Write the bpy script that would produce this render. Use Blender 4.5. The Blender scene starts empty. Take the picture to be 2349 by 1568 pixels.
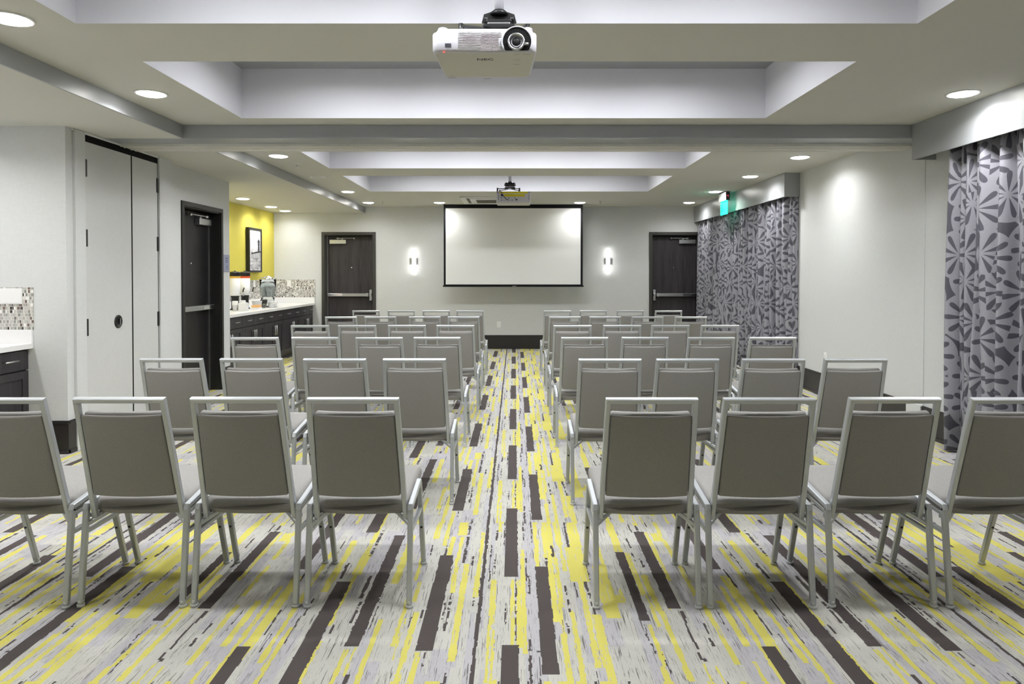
import bpy, bmesh, math, random
import numpy as np
from mathutils import Vector, Matrix

random.seed(7)
SC = bpy.context.scene
COL = SC.collection
PI = math.pi

# ---------------------------------------------------------------- camera
F = 1566.0; CAMH = 1.405; VX = 1181.0; HZ = 628.5; TH = math.radians(0.9)
CY = HZ + F * math.tan(TH)
cam_d = bpy.data.cameras.new('camera'); cam = bpy.data.objects.new('camera', cam_d); COL.objects.link(cam)
cam.location = (0, 0, CAMH); cam.rotation_euler = (PI / 2 - TH, 0, 0)
cam_d.sensor_width = 36; cam_d.sensor_fit = 'HORIZONTAL'; cam_d.lens = F / 2349 * 36
cam_d.shift_x = -(VX - 1174.5) / 2349; cam_d.shift_y = -(784 - CY) / 2349
cam_d.clip_start = 0.05; cam_d.clip_end = 60
SC.camera = cam

def at(px, py, X=None, Y=None, Z=None):
    """photo pixel + one known coordinate -> point in the room"""
    c, s = math.cos(TH), math.sin(TH)
    a = (px - VX) / F; b = (CY - py) / F
    d = (a, c + b * s, -s + b * c)
    t = X / d[0] if X is not None else Y / d[1] if Y is not None else (Z - CAMH) / d[2]
    return Vector((t * d[0], t * d[1], CAMH + t * d[2]))

# ---------------------------------------------------------------- materials
def lin(c):
    return tuple(((v / 255) / 12.92 if v / 255 <= 0.04045 else ((v / 255 + 0.055) / 1.055) ** 2.4) for v in c)

class NT:
    def __init__(self, name):
        self.m = bpy.data.materials.new(name); self.m.use_nodes = True
        self.t = self.m.node_tree; self.n = self.t.nodes; self.l = self.t.links
        self.bsdf = self.n['Principled BSDF']
    def add(self, kind, **kw):
        n = self.n.new(kind)
        for k, v in kw.items(): setattr(n, k, v)
        return n
    def put(self, sock, v):
        if hasattr(v, 'links'): self.l.new(v, sock)
        elif v is not None: sock.default_value = v
    def math(self, op, a, b=None, c=None, clamp=False):
        n = self.add('ShaderNodeMath', operation=op, use_clamp=clamp)
        for i, v in enumerate((a, b, c)):
            if v is not None: self.put(n.inputs[i], v)
        return n.outputs[0]
    def mix(self, fac, a, b):
        n = self.add('ShaderNodeMix', data_type='RGBA')
        self.put(n.inputs[0], fac)
        for i, v in ((6, a), (7, b)):
            self.put(n.inputs[i], v if hasattr(v, 'links') else (*v, 1) if len(v) == 3 else v)
        return n.outputs[2]
    def coord(self, which='Object'):
        return self.add('ShaderNodeTexCoord').outputs[which]
    def sep(self, v):
        n = self.add('ShaderNodeSeparateXYZ'); self.put(n.inputs[0], v); return n.outputs
    def comb(self, x, y, z=0.0):
        n = self.add('ShaderNodeCombineXYZ')
        for i, v in enumerate((x, y, z)): self.put(n.inputs[i], v)
        return n.outputs[0]
    def noise(self, vec, scale, detail=2, rough=0.5, stretch=None):
        if stretch:
            mp = self.add('ShaderNodeMapping'); self.put(mp.inputs[0], vec); mp.inputs['Scale'].default_value = stretch
            vec = mp.outputs[0]
        n = self.add('ShaderNodeTexNoise'); self.put(n.inputs['Vector'], vec)
        n.inputs['Scale'].default_value = scale; n.inputs['Detail'].default_value = detail; n.inputs['Roughness'].default_value = rough
        return n.outputs[0]
    def ramp(self, fac, stops):
        n = self.add('ShaderNodeValToRGB'); self.put(n.inputs[0], fac)
        cr = n.color_ramp
        while len(cr.elements) < len(stops): cr.elements.new(0.5)
        for e, (p, c) in zip(cr.elements, stops):
            e.position = p; e.color = (*c, 1)
        return n.outputs[0]
    def bump(self, h, strength=0.2, dist=0.002):
        n = self.add('ShaderNodeBump'); self.put(n.inputs['Height'], h)
        n.inputs['Strength'].default_value = strength; n.inputs['Distance'].default_value = dist
        self.l.new(n.outputs[0], self.bsdf.inputs['Normal'])
    def base(self, c): self.put(self.bsdf.inputs['Base Color'], c if hasattr(c, 'links') else (*c, 1))
    def set(self, rough=0.5, metal=0.0, spec=0.5):
        self.bsdf.inputs['Roughness'].default_value = rough; self.bsdf.inputs['Metallic'].default_value = metal
        self.bsdf.inputs['Specular IOR Level'].default_value = spec
        return self

def paint(name, rgb, rough=0.6, spec=0.4, var=0.03, scale=9, metal=0.0):
    k = NT(name); c = lin(rgb)
    f = k.noise(k.coord(), scale, 3)
    k.base(k.mix(f, tuple(v * (1 - var) for v in c), tuple(min(1, v * (1 + var)) for v in c)))
    k.set(rough, metal, spec); return k.m

def linen(name, rgb, var=0.06):
    k = NT(name); c = lin(rgb); co = k.coord()
    f1 = k.noise(co, 1.0, 3, 0.6, (16, 16, 240)); f2 = k.noise(co, 1.0, 2, 0.5, (120, 120, 20))
    f = k.math('MULTIPLY_ADD', f1, 0.7, k.math('MULTIPLY', f2, 0.3))
    k.base(k.ramp(f, [(0.3, tuple(v * (1 - var) for v in c)), (0.7, tuple(v * (1 + var * 0.6) for v in c))]))
    k.bump(f, 0.12, 0.001); k.set(0.75, 0, 0.25); return k.m

def wood(name, a, b, rough=0.4):
    k = NT(name); co = k.coord()
    f = k.noise(co, 1.0, 4, 0.65, (70, 70, 2.2)); g = k.noise(co, 1.0, 2, 0.5, (9, 9, 0.7))
    f = k.math('MULTIPLY_ADD', f, 0.65, k.math('MULTIPLY', g, 0.35))
    k.base(k.ramp(f, [(0.32, lin(a)), (0.68, lin(b))])); k.set(rough, 0, 0.4); return k.m

def metal(name, rgb, rough=0.3, var=0.04, met=1.0):
    k = NT(name); c = lin(rgb)
    f = k.noise(k.coord(), 60, 2)
    k.base(k.mix(f, tuple(v * (1 - var) for v in c), tuple(min(1, v * (1 + var)) for v in c)))
    k.set(rough, met, 0.5); return k.m

def emitter(name, rgb, strength):
    k = NT(name); k.base(lin(rgb)); k.set(0.4)
    k.bsdf.inputs['Emission Color'].default_value = (*lin(rgb), 1); k.bsdf.inputs['Emission Strength'].default_value = strength
    return k.m

def fabric(name, rgb):
    k = NT(name); c = lin(rgb); co = k.coord()
    f = k.noise(co, 420, 2, 0.7); g = k.noise(co, 1, 2, 0.5, (160, 160, 900))
    h = k.math('MULTIPLY_ADD', f, 0.6, k.math('MULTIPLY', g, 0.4))
    k.base(k.ramp(h, [(0.3, tuple(v * 0.78 for v in c)), (0.7, tuple(v * 1.2 for v in c))]))
    k.bump(h, 0.15, 0.0006); k.set(0.85, 0, 0.2)
    k.bsdf.inputs['Sheen Weight'].default_value = 0.15
    return k.m

def mosaic(name, axis):
    k = NT(name); s = k.sep(k.coord()); u, v = s[axis], s[2]
    row = k.math('FLOOR', k.math('DIVIDE', v, 0.0262))
    wn = k.add('ShaderNodeTexWhiteNoise', noise_dimensions='1D'); k.put(wn.inputs['W'], row)
    uu = k.math('ADD', k.math('DIVIDE', u, 0.0185), k.math('MULTIPLY', wn.outputs[0], 9.0))
    # uneven tile widths: warp the running coordinate
    uu = k.math('ADD', uu, k.math('MULTIPLY', k.math('SINE', k.math('MULTIPLY', uu, 2.1)), 0.38))
    colm = k.math('FLOOR', uu)
    w2 = k.add('ShaderNodeTexWhiteNoise', noise_dimensions='2D'); k.put(w2.inputs['Vector'], k.comb(colm, row))
    cr = k.ramp(w2.outputs[0], [(0.0, lin((236, 235, 232))), (0.12, lin((184, 182, 178))), (0.45, lin((162, 160, 156))),
                                (0.70, lin((128, 130, 124))), (0.85, lin((104, 88, 82))), (0.93, lin((44, 38, 40)))])
    cr.node.color_ramp.interpolation = 'CONSTANT'
    fu = k.math('FRACT', uu); fv = k.math('FRACT', k.math('DIVIDE', v, 0.0262))
    eu = k.math('MINIMUM', fu, k.math('SUBTRACT', 1.0, fu)); ev = k.math('MINIMUM', fv, k.math('SUBTRACT', 1.0, fv))
    g = k.math('LESS_THAN', k.math('MINIMUM', k.math('MULTIPLY', eu, 0.8), ev), 0.07)
    k.base(k.mix(g, cr, lin((206, 203, 197)))); k.set(0.18, 0, 0.5)
    k.bump(k.math('SUBTRACT', 1.0, g), 0.3, 0.001)
    return k.m

def curtain_mat():
    k = NT('curtain_cloth'); uv = k.coord('UV')
    mp = k.add('ShaderNodeMapping'); k.put(mp.inputs[0], uv); mp.inputs['Scale'].default_value = (1 / 0.30, 1 / 0.30, 1)
    p = mp.outputs[0]
    vo = k.add('ShaderNodeTexVoronoi', voronoi_dimensions='2D', feature='F1'); k.put(vo.inputs['Vector'], p)
    vo.inputs['Scale'].default_value = 1.0; vo.inputs['Randomness'].default_value = 0.55
    df = k.add('ShaderNodeVectorMath', operation='SUBTRACT'); k.put(df.inputs[0], p); k.put(df.inputs[1], vo.outputs['Position'])
    d = k.sep(df.outputs[0])
    r = vo.outputs['Distance']
    rnd = k.sep(vo.outputs['Color'])[0]
    th = k.math('ADD', k.math('ARCTAN2', d[1], d[0]), k.math('MULTIPLY', rnd, 6.28))
    n = 9.0
    fr = k.math('FRACT', k.math('MULTIPLY', th, n / (2 * PI)))
    dl = k.math('MULTIPLY', k.math('ABSOLUTE', k.math('SUBTRACT', fr, 0.5)), 2 * PI / n)
    lat = k.math('MULTIPLY', r, k.math('SINE', dl))
    t = k.math('DIVIDE', k.math('SUBTRACT', r, 0.07), 0.50, clamp=True)
    t8 = k.math('POWER', t, 7.0)
    hw = k.math('MULTIPLY', k.math('MULTIPLY', k.math('POWER', t, 0.95), 0.088), k.math('SQRT', k.math('SUBTRACT', 1.0, t8, clamp=True)))
    petal = k.math('LESS_THAN', lat, hw)
    gap = k.math('GREATER_THAN', r, 0.655)
    m = k.math('MAXIMUM', petal, gap)
    fine = k.noise(uv, 1, 2, 0.5, (700, 60, 1))
    light = k.mix(fine, lin((140, 140, 149)), lin((170, 170, 179)))
    dark = k.mix(fine, lin((74, 74, 84)), lin((96, 96, 106)))
    k.base(k.mix(m, light, dark)); k.set(0.42, 0, 0.5)
    return k.m

def carpet_mat():
    k = NT('carpet_yarn'); co = k.coord()
    at_ = k.add('ShaderNodeAttribute', attribute_name='yarn', attribute_type='GEOMETRY')
    col = at_.outputs['Color']
    tuft = k.noise(co, 260, 2, 0.7)
    hair = k.noise(co, 1.0, 3, 0.65, (170, 4.5, 1))
    hair2 = k.noise(co, 1.0, 2, 0.6, (60, 1.3, 1))
    hair3 = k.noise(co, 1.0, 2, 0.6, (330, 14, 1))
    hm = k.math('MAXIMUM', k.math('MULTIPLY', k.math('GREATER_THAN', hair, 0.605), k.math('GREATER_THAN', hair2, 0.47)),
                k.math('MULTIPLY', k.math('MULTIPLY', k.math('GREATER_THAN', hair3, 0.60), k.math('LESS_THAN', hair2, 0.52)), 0.55))
    grey = k.sep(col)  # hairlines only mark the grey ground (blue close to red there)
    isg = k.math('MULTIPLY', k.math('GREATER_THAN', grey[2], 0.3), 0.85)
    c2 = k.mix(k.math('MULTIPLY', hm, isg), col, lin((92, 87, 85)))
    hs = k.add('ShaderNodeHueSaturation'); k.put(hs.inputs['Color'], c2)
    k.put(hs.inputs['Value'], k.math('MULTIPLY_ADD', tuft, 0.7, 0.65))
    k.base(hs.outputs[0]); k.set(0.95, 0, 0.1)
    k.bump(tuft, 0.35, 0.003); return k.m

def glass(name, rgb=(245, 248, 247), rough=0.02, alpha_mix=0.0):
    k = NT(name); k.base(lin(rgb)); k.set(rough)
    k.bsdf.inputs['Transmission Weight'].default_value = 1.0; k.bsdf.inputs['IOR'].default_value = 1.12
    return k.m

M = dict(
    wall=linen('wallpaper_linen', (210, 212, 212)),
    panel=linen('partition_linen', (204, 205, 204)),
    yellow=linen('wallpaper_yellow', (214, 202, 92), 0.05),
    ceil=paint('ceiling_paint', (208, 207, 200), 0.8, 0.2, 0.012, 3),
    tray=paint('ceiling_recess_paint', (226, 226, 234), 0.8, 0.2, 0.012, 3),
    grey=paint('grey_satin_paint', (158, 161, 164), 0.33, 0.5, 0.015, 4),
    base=paint('baseboard_paint', (44, 41, 42), 0.35, 0.5, 0.06),
    wood_shaded=wood('shaded_door_wood', (18, 17, 19), (36, 34, 37)), frame_shaded=paint('shaded_door_frame_paint', (34, 34, 33), 0.4, 0.5, 0.05),  # door wood and frame colours darkened for the dim light at the side door
    wood=wood('dark_door_wood', (36, 33, 35), (72, 68, 71)),
    cab=wood('dark_cabinet_wood', (36, 34, 38), (66, 63, 67), 0.35),
    frame=paint('door_frame_paint', (62, 61, 58), 0.4, 0.5, 0.05),
    blackp=paint('black_plastic', (18, 18, 20), 0.4, 0.5, 0.1),
    gap=paint('black_seal', (10, 10, 11), 0.8, 0.2, 0.1),
    steel=metal('brushed_steel', (205, 206, 208), 0.32),
    chrome=metal('chrome', (225, 226, 228), 0.12),
    alu=metal('silver_powder_coat', (190, 194, 198), 0.38, 0.02, 0.5),
    trackm=metal('track_aluminium', (240, 239, 232), 0.3, 0.03, 0.15),
    taupe=fabric('taupe_fabric', (147, 145, 142)),
    glide=paint('clear_grey_plastic', (198, 200, 200), 0.3, 0.5),
    plug=paint('dark_plug', (26, 26, 40), 0.4, 0.5),
    quartz=paint('white_quartz', (240, 240, 240), 0.25, 0.5, 0.015, 40),
    white=paint('white_plastic', (238, 238, 238), 0.35, 0.5, 0.01),
    lilac=paint('white_projector_plastic', (206, 205, 213), 0.35, 0.5, 0.01),
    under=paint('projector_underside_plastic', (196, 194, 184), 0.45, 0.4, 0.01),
    greyp=paint('grey_plastic', (150, 150, 158), 0.4, 0.5),
    vent=paint('vent_grey', (168, 160, 165), 0.5, 0.3),
    ink=paint('dark_ink', (58, 58, 66), 0.5, 0.3),
    faint=paint('pale_grey_ink', (170, 168, 160), 0.5, 0.3),
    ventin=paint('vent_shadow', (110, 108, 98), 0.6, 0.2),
    yel=paint('yellow_label', (210, 196, 24), 0.5, 0.3, 0.05, 60),
    screen=paint('projection_fabric', (242, 243, 243), 0.9, 0.1, 0.008, 2),
    border=paint('black_screen_border', (20, 21, 25), 0.7, 0.2),
    lens=emitter('lamp_diffuser', (255, 253, 248), 20.0),
    tube=emitter('sconce_diffuser', (255, 253, 250), 5.5),
    exitg=emitter('exit_green', (24, 226, 180), 1.4),
    exitd=emitter('exit_letters', (10, 120, 110), 0.5),
    red=emitter('red_led', (255, 50, 50), 2.0),
    sign=paint('lilac_sign', (150, 154, 178), 0.4, 0.4),
    signink=paint('sign_ink', (104, 108, 134), 0.5, 0.3),
    glass=glass('clear_glass'), water=glass('clear_water', (240, 246, 244)),
    paper=paint('white_paper', (244, 244, 244), 0.7, 0.2, 0.02),
    orange=paint('orange_band', (232, 92, 50), 0.5, 0.3),
    amber=paint('amber_band', (232, 186, 84), 0.5, 0.3),
    packet=paint('packet_paper', (240, 190, 130), 0.6, 0.2, 0.2, 120),
    mosx=mosaic('mosaic_tile_x', 0), mosy=mosaic('mosaic_tile_y', 1),
    curtain=curtain_mat(), carpet=carpet_mat(),
)

def photo_mat():
    """plain black-and-white seascape paper: pale sky, streaked water below"""
    k = NT('seascape_print'); s = k.sep(k.coord())
    n = k.noise(k.coord(), 1, 4, 0.6, (6, 6, 22)); c = k.noise(k.coord(), 1, 4, 0.6, (5, 5, 8))
    sea = k.ramp(n, [(0.35, lin((120, 118, 124))), (0.62, lin((232, 232, 236)))])
    sky = k.ramp(c, [(0.35, lin((196, 194, 200))), (0.65, lin((240, 240, 244)))])
    k.base(k.mix(k.math('GREATER_THAN', s[2], 0.25), sea, sky)); k.set(0.35); return k.m
M['photo'] = photo_mat()

# ---------------------------------------------------------------- mesh helpers
ORG = {}

class MB:
    def __init__(self): self.b = bmesh.new(); self.mi = 0
    def _tag(self, n0):
        self.b.faces.ensure_lookup_table()
        for f in self.b.faces[n0:]: f.material_index = self.mi
    def box(self, x0, x1, y0, y1, z0, z1, bev=0.0, seg=2):
        n0 = len(self.b.faces)
        t = bmesh.new()
        vs = [t.verts.new((x, y, z)) for x in (x0, x1) for y in (y0, y1) for z in (z0, z1)]
        for q in ((0, 1, 3, 2), (4, 6, 7, 5), (0, 4, 5, 1), (2, 3, 7, 6), (0, 2, 6, 4), (1, 5, 7, 3)):
            t.faces.new([vs[i] for i in q])
        bmesh.ops.recalc_face_normals(t, faces=t.faces[:])
        if bev: bmesh.ops.bevel(t, geom=t.edges[:], offset=bev, segments=seg, profile=0.5, affect='EDGES')
        self.merge(t); self._tag(n0); return self
    def merge(self, t, mtx=None):
        me = bpy.data.meshes.new('tmp'); t.to_mesh(me); t.free()
        if mtx: me.transform(mtx)
        self.b.from_mesh(me); bpy.data.meshes.remove(me)
    def lathe(self, prof, c=(0, 0, 0), axis='Z', seg=24, smooth=True):
        """prof = [(radius, height), ...] turned about an axis through c"""
        n0 = len(self.b.faces); rings = []
        def P(r, h, a):
            u, v = r * math.cos(a), r * math.sin(a)
            q = {'Z': (u, v, h), 'Y': (u, h, v), 'X': (h, u, v)}[axis]
            return (q[0] + c[0], q[1] + c[1], q[2] + c[2])
        for r, h in prof:
            rings.append([self.b.verts.new(P(max(r, 1e-5), h, 2 * PI * i / seg)) for i in range(seg)])
        for A, B in zip(rings, rings[1:]):
            for i in range(seg):
                f = self.b.faces.new((A[i], A[(i + 1) % seg], B[(i + 1) % seg], B[i])); f.smooth = smooth
        for R in (rings[0], rings[-1]):
            try: self.b.faces.new(R)
            except ValueError: pass
        self._tag(n0); return self
    def cyl(self, p0, p1, r, seg=12, r1=None):
        n0 = len(self.b.faces)
        p0, p1 = Vector(p0), Vector(p1); d = (p1 - p0).normalized()
        u = d.orthogonal().normalized(); v = d.cross(u); r1 = r if r1 is None else r1
        A = [self.b.verts.new(p0 + (u * math.cos(a) + v * math.sin(a)) * r) for a in (2 * PI * i / seg for i in range(seg))]
        B = [self.b.verts.new(p1 + (u * math.cos(a) + v * math.sin(a)) * r1) for a in (2 * PI * i / seg for i in range(seg))]
        for i in range(seg):
            f = self.b.faces.new((A[i], A[(i + 1) % seg], B[(i + 1) % seg], B[i])); f.smooth = True
        self.b.faces.new(A); self.b.faces.new(B); self._tag(n0); return self
    def tube(self, pts, r, seg=10):
        return self.sweep(pts, 2 * r, 2 * r, None, None, seg)
    def sweep(self, pts, w, h, up=None, ch=0.003, rnd=None):
        """rectangular (chamfered) or round section swept along a polyline with mitred corners"""
        n0 = len(self.b.faces); pts = [Vector(p) for p in pts]
        if rnd: prof = [(math.cos(2 * PI * i / rnd) * w / 2, math.sin(2 * PI * i / rnd) * h / 2) for i in range(rnd)]
        else:
            a, b = w / 2, h / 2; c = ch
            prof = [(a, -b + c), (a, b - c), (a - c, b), (-a + c, b), (-a, b - c), (-a, -b + c), (-a + c, -b), (a - c, -b)]
        rings = []
        for i, p in enumerate(pts):
            t0 = (p - pts[i - 1]).normalized() if i else None
            t1 = (pts[i + 1] - p).normalized() if i < len(pts) - 1 else None
            t = ((t0 or t1) + (t1 or t0)).normalized()
            u_ = Vector(up) if up else ((t0 or t1).orthogonal() if abs((t0 or t1).z) > 0.99 else Vector((0, 0, 1)))
            tt = t1 or t0
            s = tt.cross(u_).normalized(); n = s.cross(tt).normalized()
            ring = []
            for x, y in prof:
                off = s * x + n * y
                # slide along tt onto the mitre plane
                k = off.dot(t) / max(0.2, tt.dot(t))
                ring.append(self.b.verts.new(p + off - tt * k))
            rings.append(ring)
        m = len(prof)
        for A, B in zip(rings, rings[1:]):
            for i in range(m):
                f = self.b.faces.new((A[i], A[(i + 1) % m], B[(i + 1) % m], B[i])); f.smooth = bool(rnd)
        self.b.faces.new(rings[0]); self.b.faces.new(rings[-1]); self._tag(n0); return self
    def slab(self, W, T, H, r, nx=10, fn=None, seg=4):
        """soft-edged cushion: x across W, y through T, z up H, centred; fn(x,y,z) bends it"""
        n0 = len(self.b.faces)
        st = [(-W / 2 + r * (1 - math.cos(a)) , r * (1 - math.sin(a))) for a in (PI / 2 * i / seg for i in range(seg))]
        xs = st + [(-W / 2 + r + (W - 2 * r) * i / nx, 0.0) for i in range(nx + 1)] + [(-x, q) for x, q in reversed(st)]
        rings = []
        for x, ins in xs:
            ring = []
            t, h = T / 2 - ins * 0.9, H / 2 - ins
            rr = min(r, t * 0.95)
            for cx, cz, a0 in ((t - rr, h - rr, 0), (-t + rr, h - rr, PI / 2), (-t + rr, -h + rr, PI), (t - rr, -h + rr, 1.5 * PI)):
                for i in range(seg + 1):
                    a = a0 + PI / 2 * i / seg
                    p = (x, cx + rr * math.cos(a), cz + rr * math.sin(a))
                    ring.append(self.b.verts.new(fn(*p) if fn else p))
            # extra verts along the long straight sides keep bends smooth
            rings.append(ring)
        m = len(rings[0])
        for A, B in zip(rings, rings[1:]):
            for i in range(m):
                f = self.b.faces.new((A[i], A[(i + 1) % m], B[(i + 1) % m], B[i])); f.smooth = True
        self.b.faces.new(rings[0]); self.b.faces.new(rings[-1]); self._tag(n0); return self
    def poly(self, pts, thick=None):
        """flat outline, optionally extruded by the vector thick"""
        n0 = len(self.b.faces)
        A = [self.b.verts.new(p) for p in pts]; f = self.b.faces.new(A)
        if thick is not None:
            B = [self.b.verts.new(Vector(p) + Vector(thick)) for p in pts]; self.b.faces.new(list(reversed(B)))
            for i in range(len(A)): self.b.faces.new((A[i], B[i], B[(i + 1) % len(A)], A[(i + 1) % len(A)]))
        self._tag(n0); return self
    def text(self, s, size, origin, right, up, bold=0.0, depth=0.0006, sx=1.0, align='CENTER'):
        cu = bpy.data.curves.new('tmp_text', 'FONT'); cu.body = s; cu.size = size; cu.extrude = depth; cu.offset = bold
        cu.align_x = align; cu.align_y = 'CENTER'; cu.resolution_u = 3
        o = bpy.data.objects.new('tmp_text', cu); COL.objects.link(o)
        me = bpy.data.meshes.new_from_object(o.evaluated_get(bpy.context.evaluated_depsgraph_get()))
        R, U = Vector(right).normalized(), Vector(up).normalized(); N = R.cross(U)
        mt = Matrix(((R.x * sx, U.x, N.x, origin[0]), (R.y * sx, U.y, N.y, origin[1]), (R.z * sx, U.z, N.z, origin[2]), (0, 0, 0, 1)))
        me.transform(mt); n0 = len(self.b.faces); self.b.from_mesh(me)
        bpy.data.objects.remove(o); bpy.data.curves.remove(cu); bpy.data.meshes.remove(me); self._tag(n0); return self
    def build(self, name, mats, parent=None, loc=None, recalc=True):
        if recalc: bmesh.ops.recalc_face_normals(self.b, faces=self.b.faces[:])
        me = bpy.data.meshes.new(name)
        org = ORG[parent.name] if parent else Vector(loc) if loc is not None else Vector((0, 0, 0))
        bmesh.ops.translate(self.b, verts=self.b.verts[:], vec=-org)
        self.b.to_mesh(me); self.b.free()
        for m in (mats if isinstance(mats, (list, tuple)) else [mats]): me.materials.append(m)
        o = bpy.data.objects.new(name, me); COL.objects.link(o)
        if parent: o.parent = parent
        else: o.location = org
        ORG[o.name] = org.copy()
        return o

def thing(name, label, cat, loc=(0, 0, 0), group=None):
    o = bpy.data.objects.new(name, None); COL.objects.link(o); o.location = loc; o.empty_display_size = 0.1
    o['label'] = label; o['category'] = cat
    if group: o['group'] = group
    ORG[o.name] = Vector(loc); return o
def tag(o, label, cat, group=None):
    o['label'] = label; o['category'] = cat
    if group: o['group'] = group
    return o
def struct(o): o['kind'] = 'structure'; return o
def base_struct(name, loc):
    o = bpy.data.objects.new(name, None); COL.objects.link(o); o.location = loc; ORG[o.name] = Vector(loc); o['kind'] = 'structure'; return o
KIDS = {}
def copy_tree(o, parent=None):
    c = o.copy(); COL.objects.link(c)
    if parent: c.parent = parent
    for ch in KIDS.get(o.name, []): copy_tree(ch, c)
    return c
def index_kids():
    KIDS.clear()
    for o in bpy.data.objects:
        if o.parent: KIDS.setdefault(o.parent.name, []).append(o)

# ---------------------------------------------------------------- room dimensions
YB = 12.848          # far end wall
YN = -0.95           # near end wall, behind the camera
XR = 3.56            # window wall
XA = -4.53           # alcove walls
XP = -3.50           # partition pocket face
XD = -3.58           # wall with the side door
ZC = 2.67; ZS = 2.556; ZT = 3.07
YW = 5.33            # wall that ends the near alcove
YE = 8.57            # far end of the side door wall
BM0, BM1 = 5.805, 6.378

# ---------------------------------------------------------------- carpet
PX, PY = 1.98, 1.51
FEAT = []
ZONE = {1150: (-.07, .50), 1380: (.50, .865), 1650: (.865, 1.12), 650: (-.86, -.52), 900: (-.52, -.045)}
def fx(ox, kind, rows):
    for xl, xr, yr, y0, y1 in rows:
        a = at(ox + xl / 3.75, 1150 + yr / 3.75, Z=0); b = at(ox + xr / 3.75, 1150 + yr / 3.75, Z=0)
        ya = at(1181, 1150 + y1 / 3.75, Z=0).y; yb = at(1181, 1150 + y0 / 3.75, Z=0).y
        yb = min(yb, 2.335 + PY)
        if yb - ya < .01 or not ZONE[ox][0] <= (a.x + b.x) / 2 < ZONE[ox][1]: continue
        FEAT.append((kind, a.x, b.x, ya, yb))
fx(1150, 'Y', [(78,112,1100,668,1255),(132,172,900,668,1258),(180,228,1290,410,1310),(290,328,500,168,575),(350,440,300,180,480),
  (360,405,100,0,180),(400,452,600,480,1030),(470,505,650,480,830),(490,540,870,830,910),(505,535,1000,900,1140),(525,580,1250,1130,1568),
  (430,465,50,0,130),(445,495,200,130,375),(500,525,420,375,480),(525,560,560,480,600),(510,560,80,0,135),(550,620,120,0,195),
  (570,665,280,195,395),(570,722,540,395,690),(690,750,640,600,675),(732,782,1050,690,1430),(780,815,1000,970,1430),(845,910,1200,970,1568),
  (630,675,1200,935,1568),(690,720,50,0,160),(820,942,700,540,1005),(830,862,450,345,545),(985,1060,840,800,870),(1012,1040,780,750,800)])
fx(1150, 'T', [(118,130,1000,670,1200),(28,42,1000,870,1060),(25,36,250,100,380),(178,192,150,0,330),(205,222,600,480,690),(228,250,720,640,790),
  (235,265,1350,1180,1568),(322,338,1400,1280,1568),(245,255,150,0,350),(375,398,520,480,575),(425,452,420,380,475),(525,545,180,140,200),
  (540,560,250,200,330),(555,585,350,320,390),(638,655,780,690,820),(712,740,700,670,760),(745,764,790,740,830),(770,790,880,860,900),
  (782,810,935,910,970),(742,754,610,540,670),(547,560,750,720,800),(565,590,880,840,945),(562,582,1080,1040,1130),(668,690,60,0,90),
  (700,716,160,90,190),(808,830,1480,1410,1568)])
fx(1380, 'Y', [(180,225,1150,1005,1568),(70,135,300,160,450),(262,305,610,440,800),(432,460,950,800,1080),(425,465,1150,1055,1420),
  (520,580,1480,1410,1568),(400,455,780,630,935),(600,650,1200,935,1540),(522,540,800,710,925),(395,430,1460,1390,1530),(430,462,400,265,680),
  (455,490,220,180,280),(440,525,310,268,340),(535,575,370,335,390),(580,615,440,390,500),(700,740,640,550,700),(755,790,740,690,810),
  (955,1000,1060,890,1400),(910,940,1480,1390,1568),(1015,1035,1490,1410,1568),(130,170,150,110,180),(255,290,160,120,205)])
fx(1380, 'T', [(20,40,310,285,340),(45,62,370,340,400),(60,85,430,390,465),(150,175,1200,1010,1568),(75,98,1050,1010,1120),(105,118,600,480,700),
  (150,165,740,640,780),(215,230,800,780,830),(240,265,890,830,920),(222,236,200,180,265),(215,235,340,315,400),(265,280,470,440,510),
  (340,368,545,490,565),(290,310,230,205,265),(672,724,970,938,1000),(702,732,1020,990,1050),(725,746,1080,1040,1100),(768,790,1180,1100,1210),
  (802,830,1240,1190,1270),(835,865,1330,1300,1365),(868,910,1362,1350,1376),(885,908,1080,1040,1130),(932,968,1210,1170,1240),
  (290,305,1090,1075,1120),(325,341,1180,1120,1260),(376,394,1320,1250,1365),(366,380,1080,1055,1130),(402,418,1200,1130,1230),(450,465,1290,1220,1310),
  (530,546,1340,1310,1370),(560,585,1410,1370,1440),(590,605,1470,1440,1490),(1040,1058,1040,930,1115),(370,385,200,165,215)])
fx(1650, 'Y', [(440,482,1000,400,1390),(265,315,580,335,770),(150,232,860,640,1270),(505,535,1310,1265,1360),(245,285,1110,720,1568),(95,150,1050,850,1250),
  (215,250,1370,1270,1568),(340,375,1480,1380,1568),(640,690,760,450,1065),(180,212,250,115,450),(450,470,620,560,700),(760,808,1200,1005,1568),
  (680,722,1220,1075,1568),(285,315,190,120,250),(400,440,180,120,230),(560,600,320,230,500),(770,812,120,40,220),(1000,1050,410,310,470),
  (830,860,560,520,660),(970,1010,690,650,715),(965,985,580,540,700)])
fx(1650, 'T', [(196,210,1260,950,1568),(380,402,600,520,700),(665,685,1150,980,1215),(480,496,890,830,980),(377,394,1050,930,1150),(555,567,1210,1140,1300),
  (842,862,1250,1170,1345),(305,330,350,270,470),(255,273,440,375,520),(160,178,180,110,215),(87,100,440,340,620),(76,98,650,580,740)])
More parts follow.
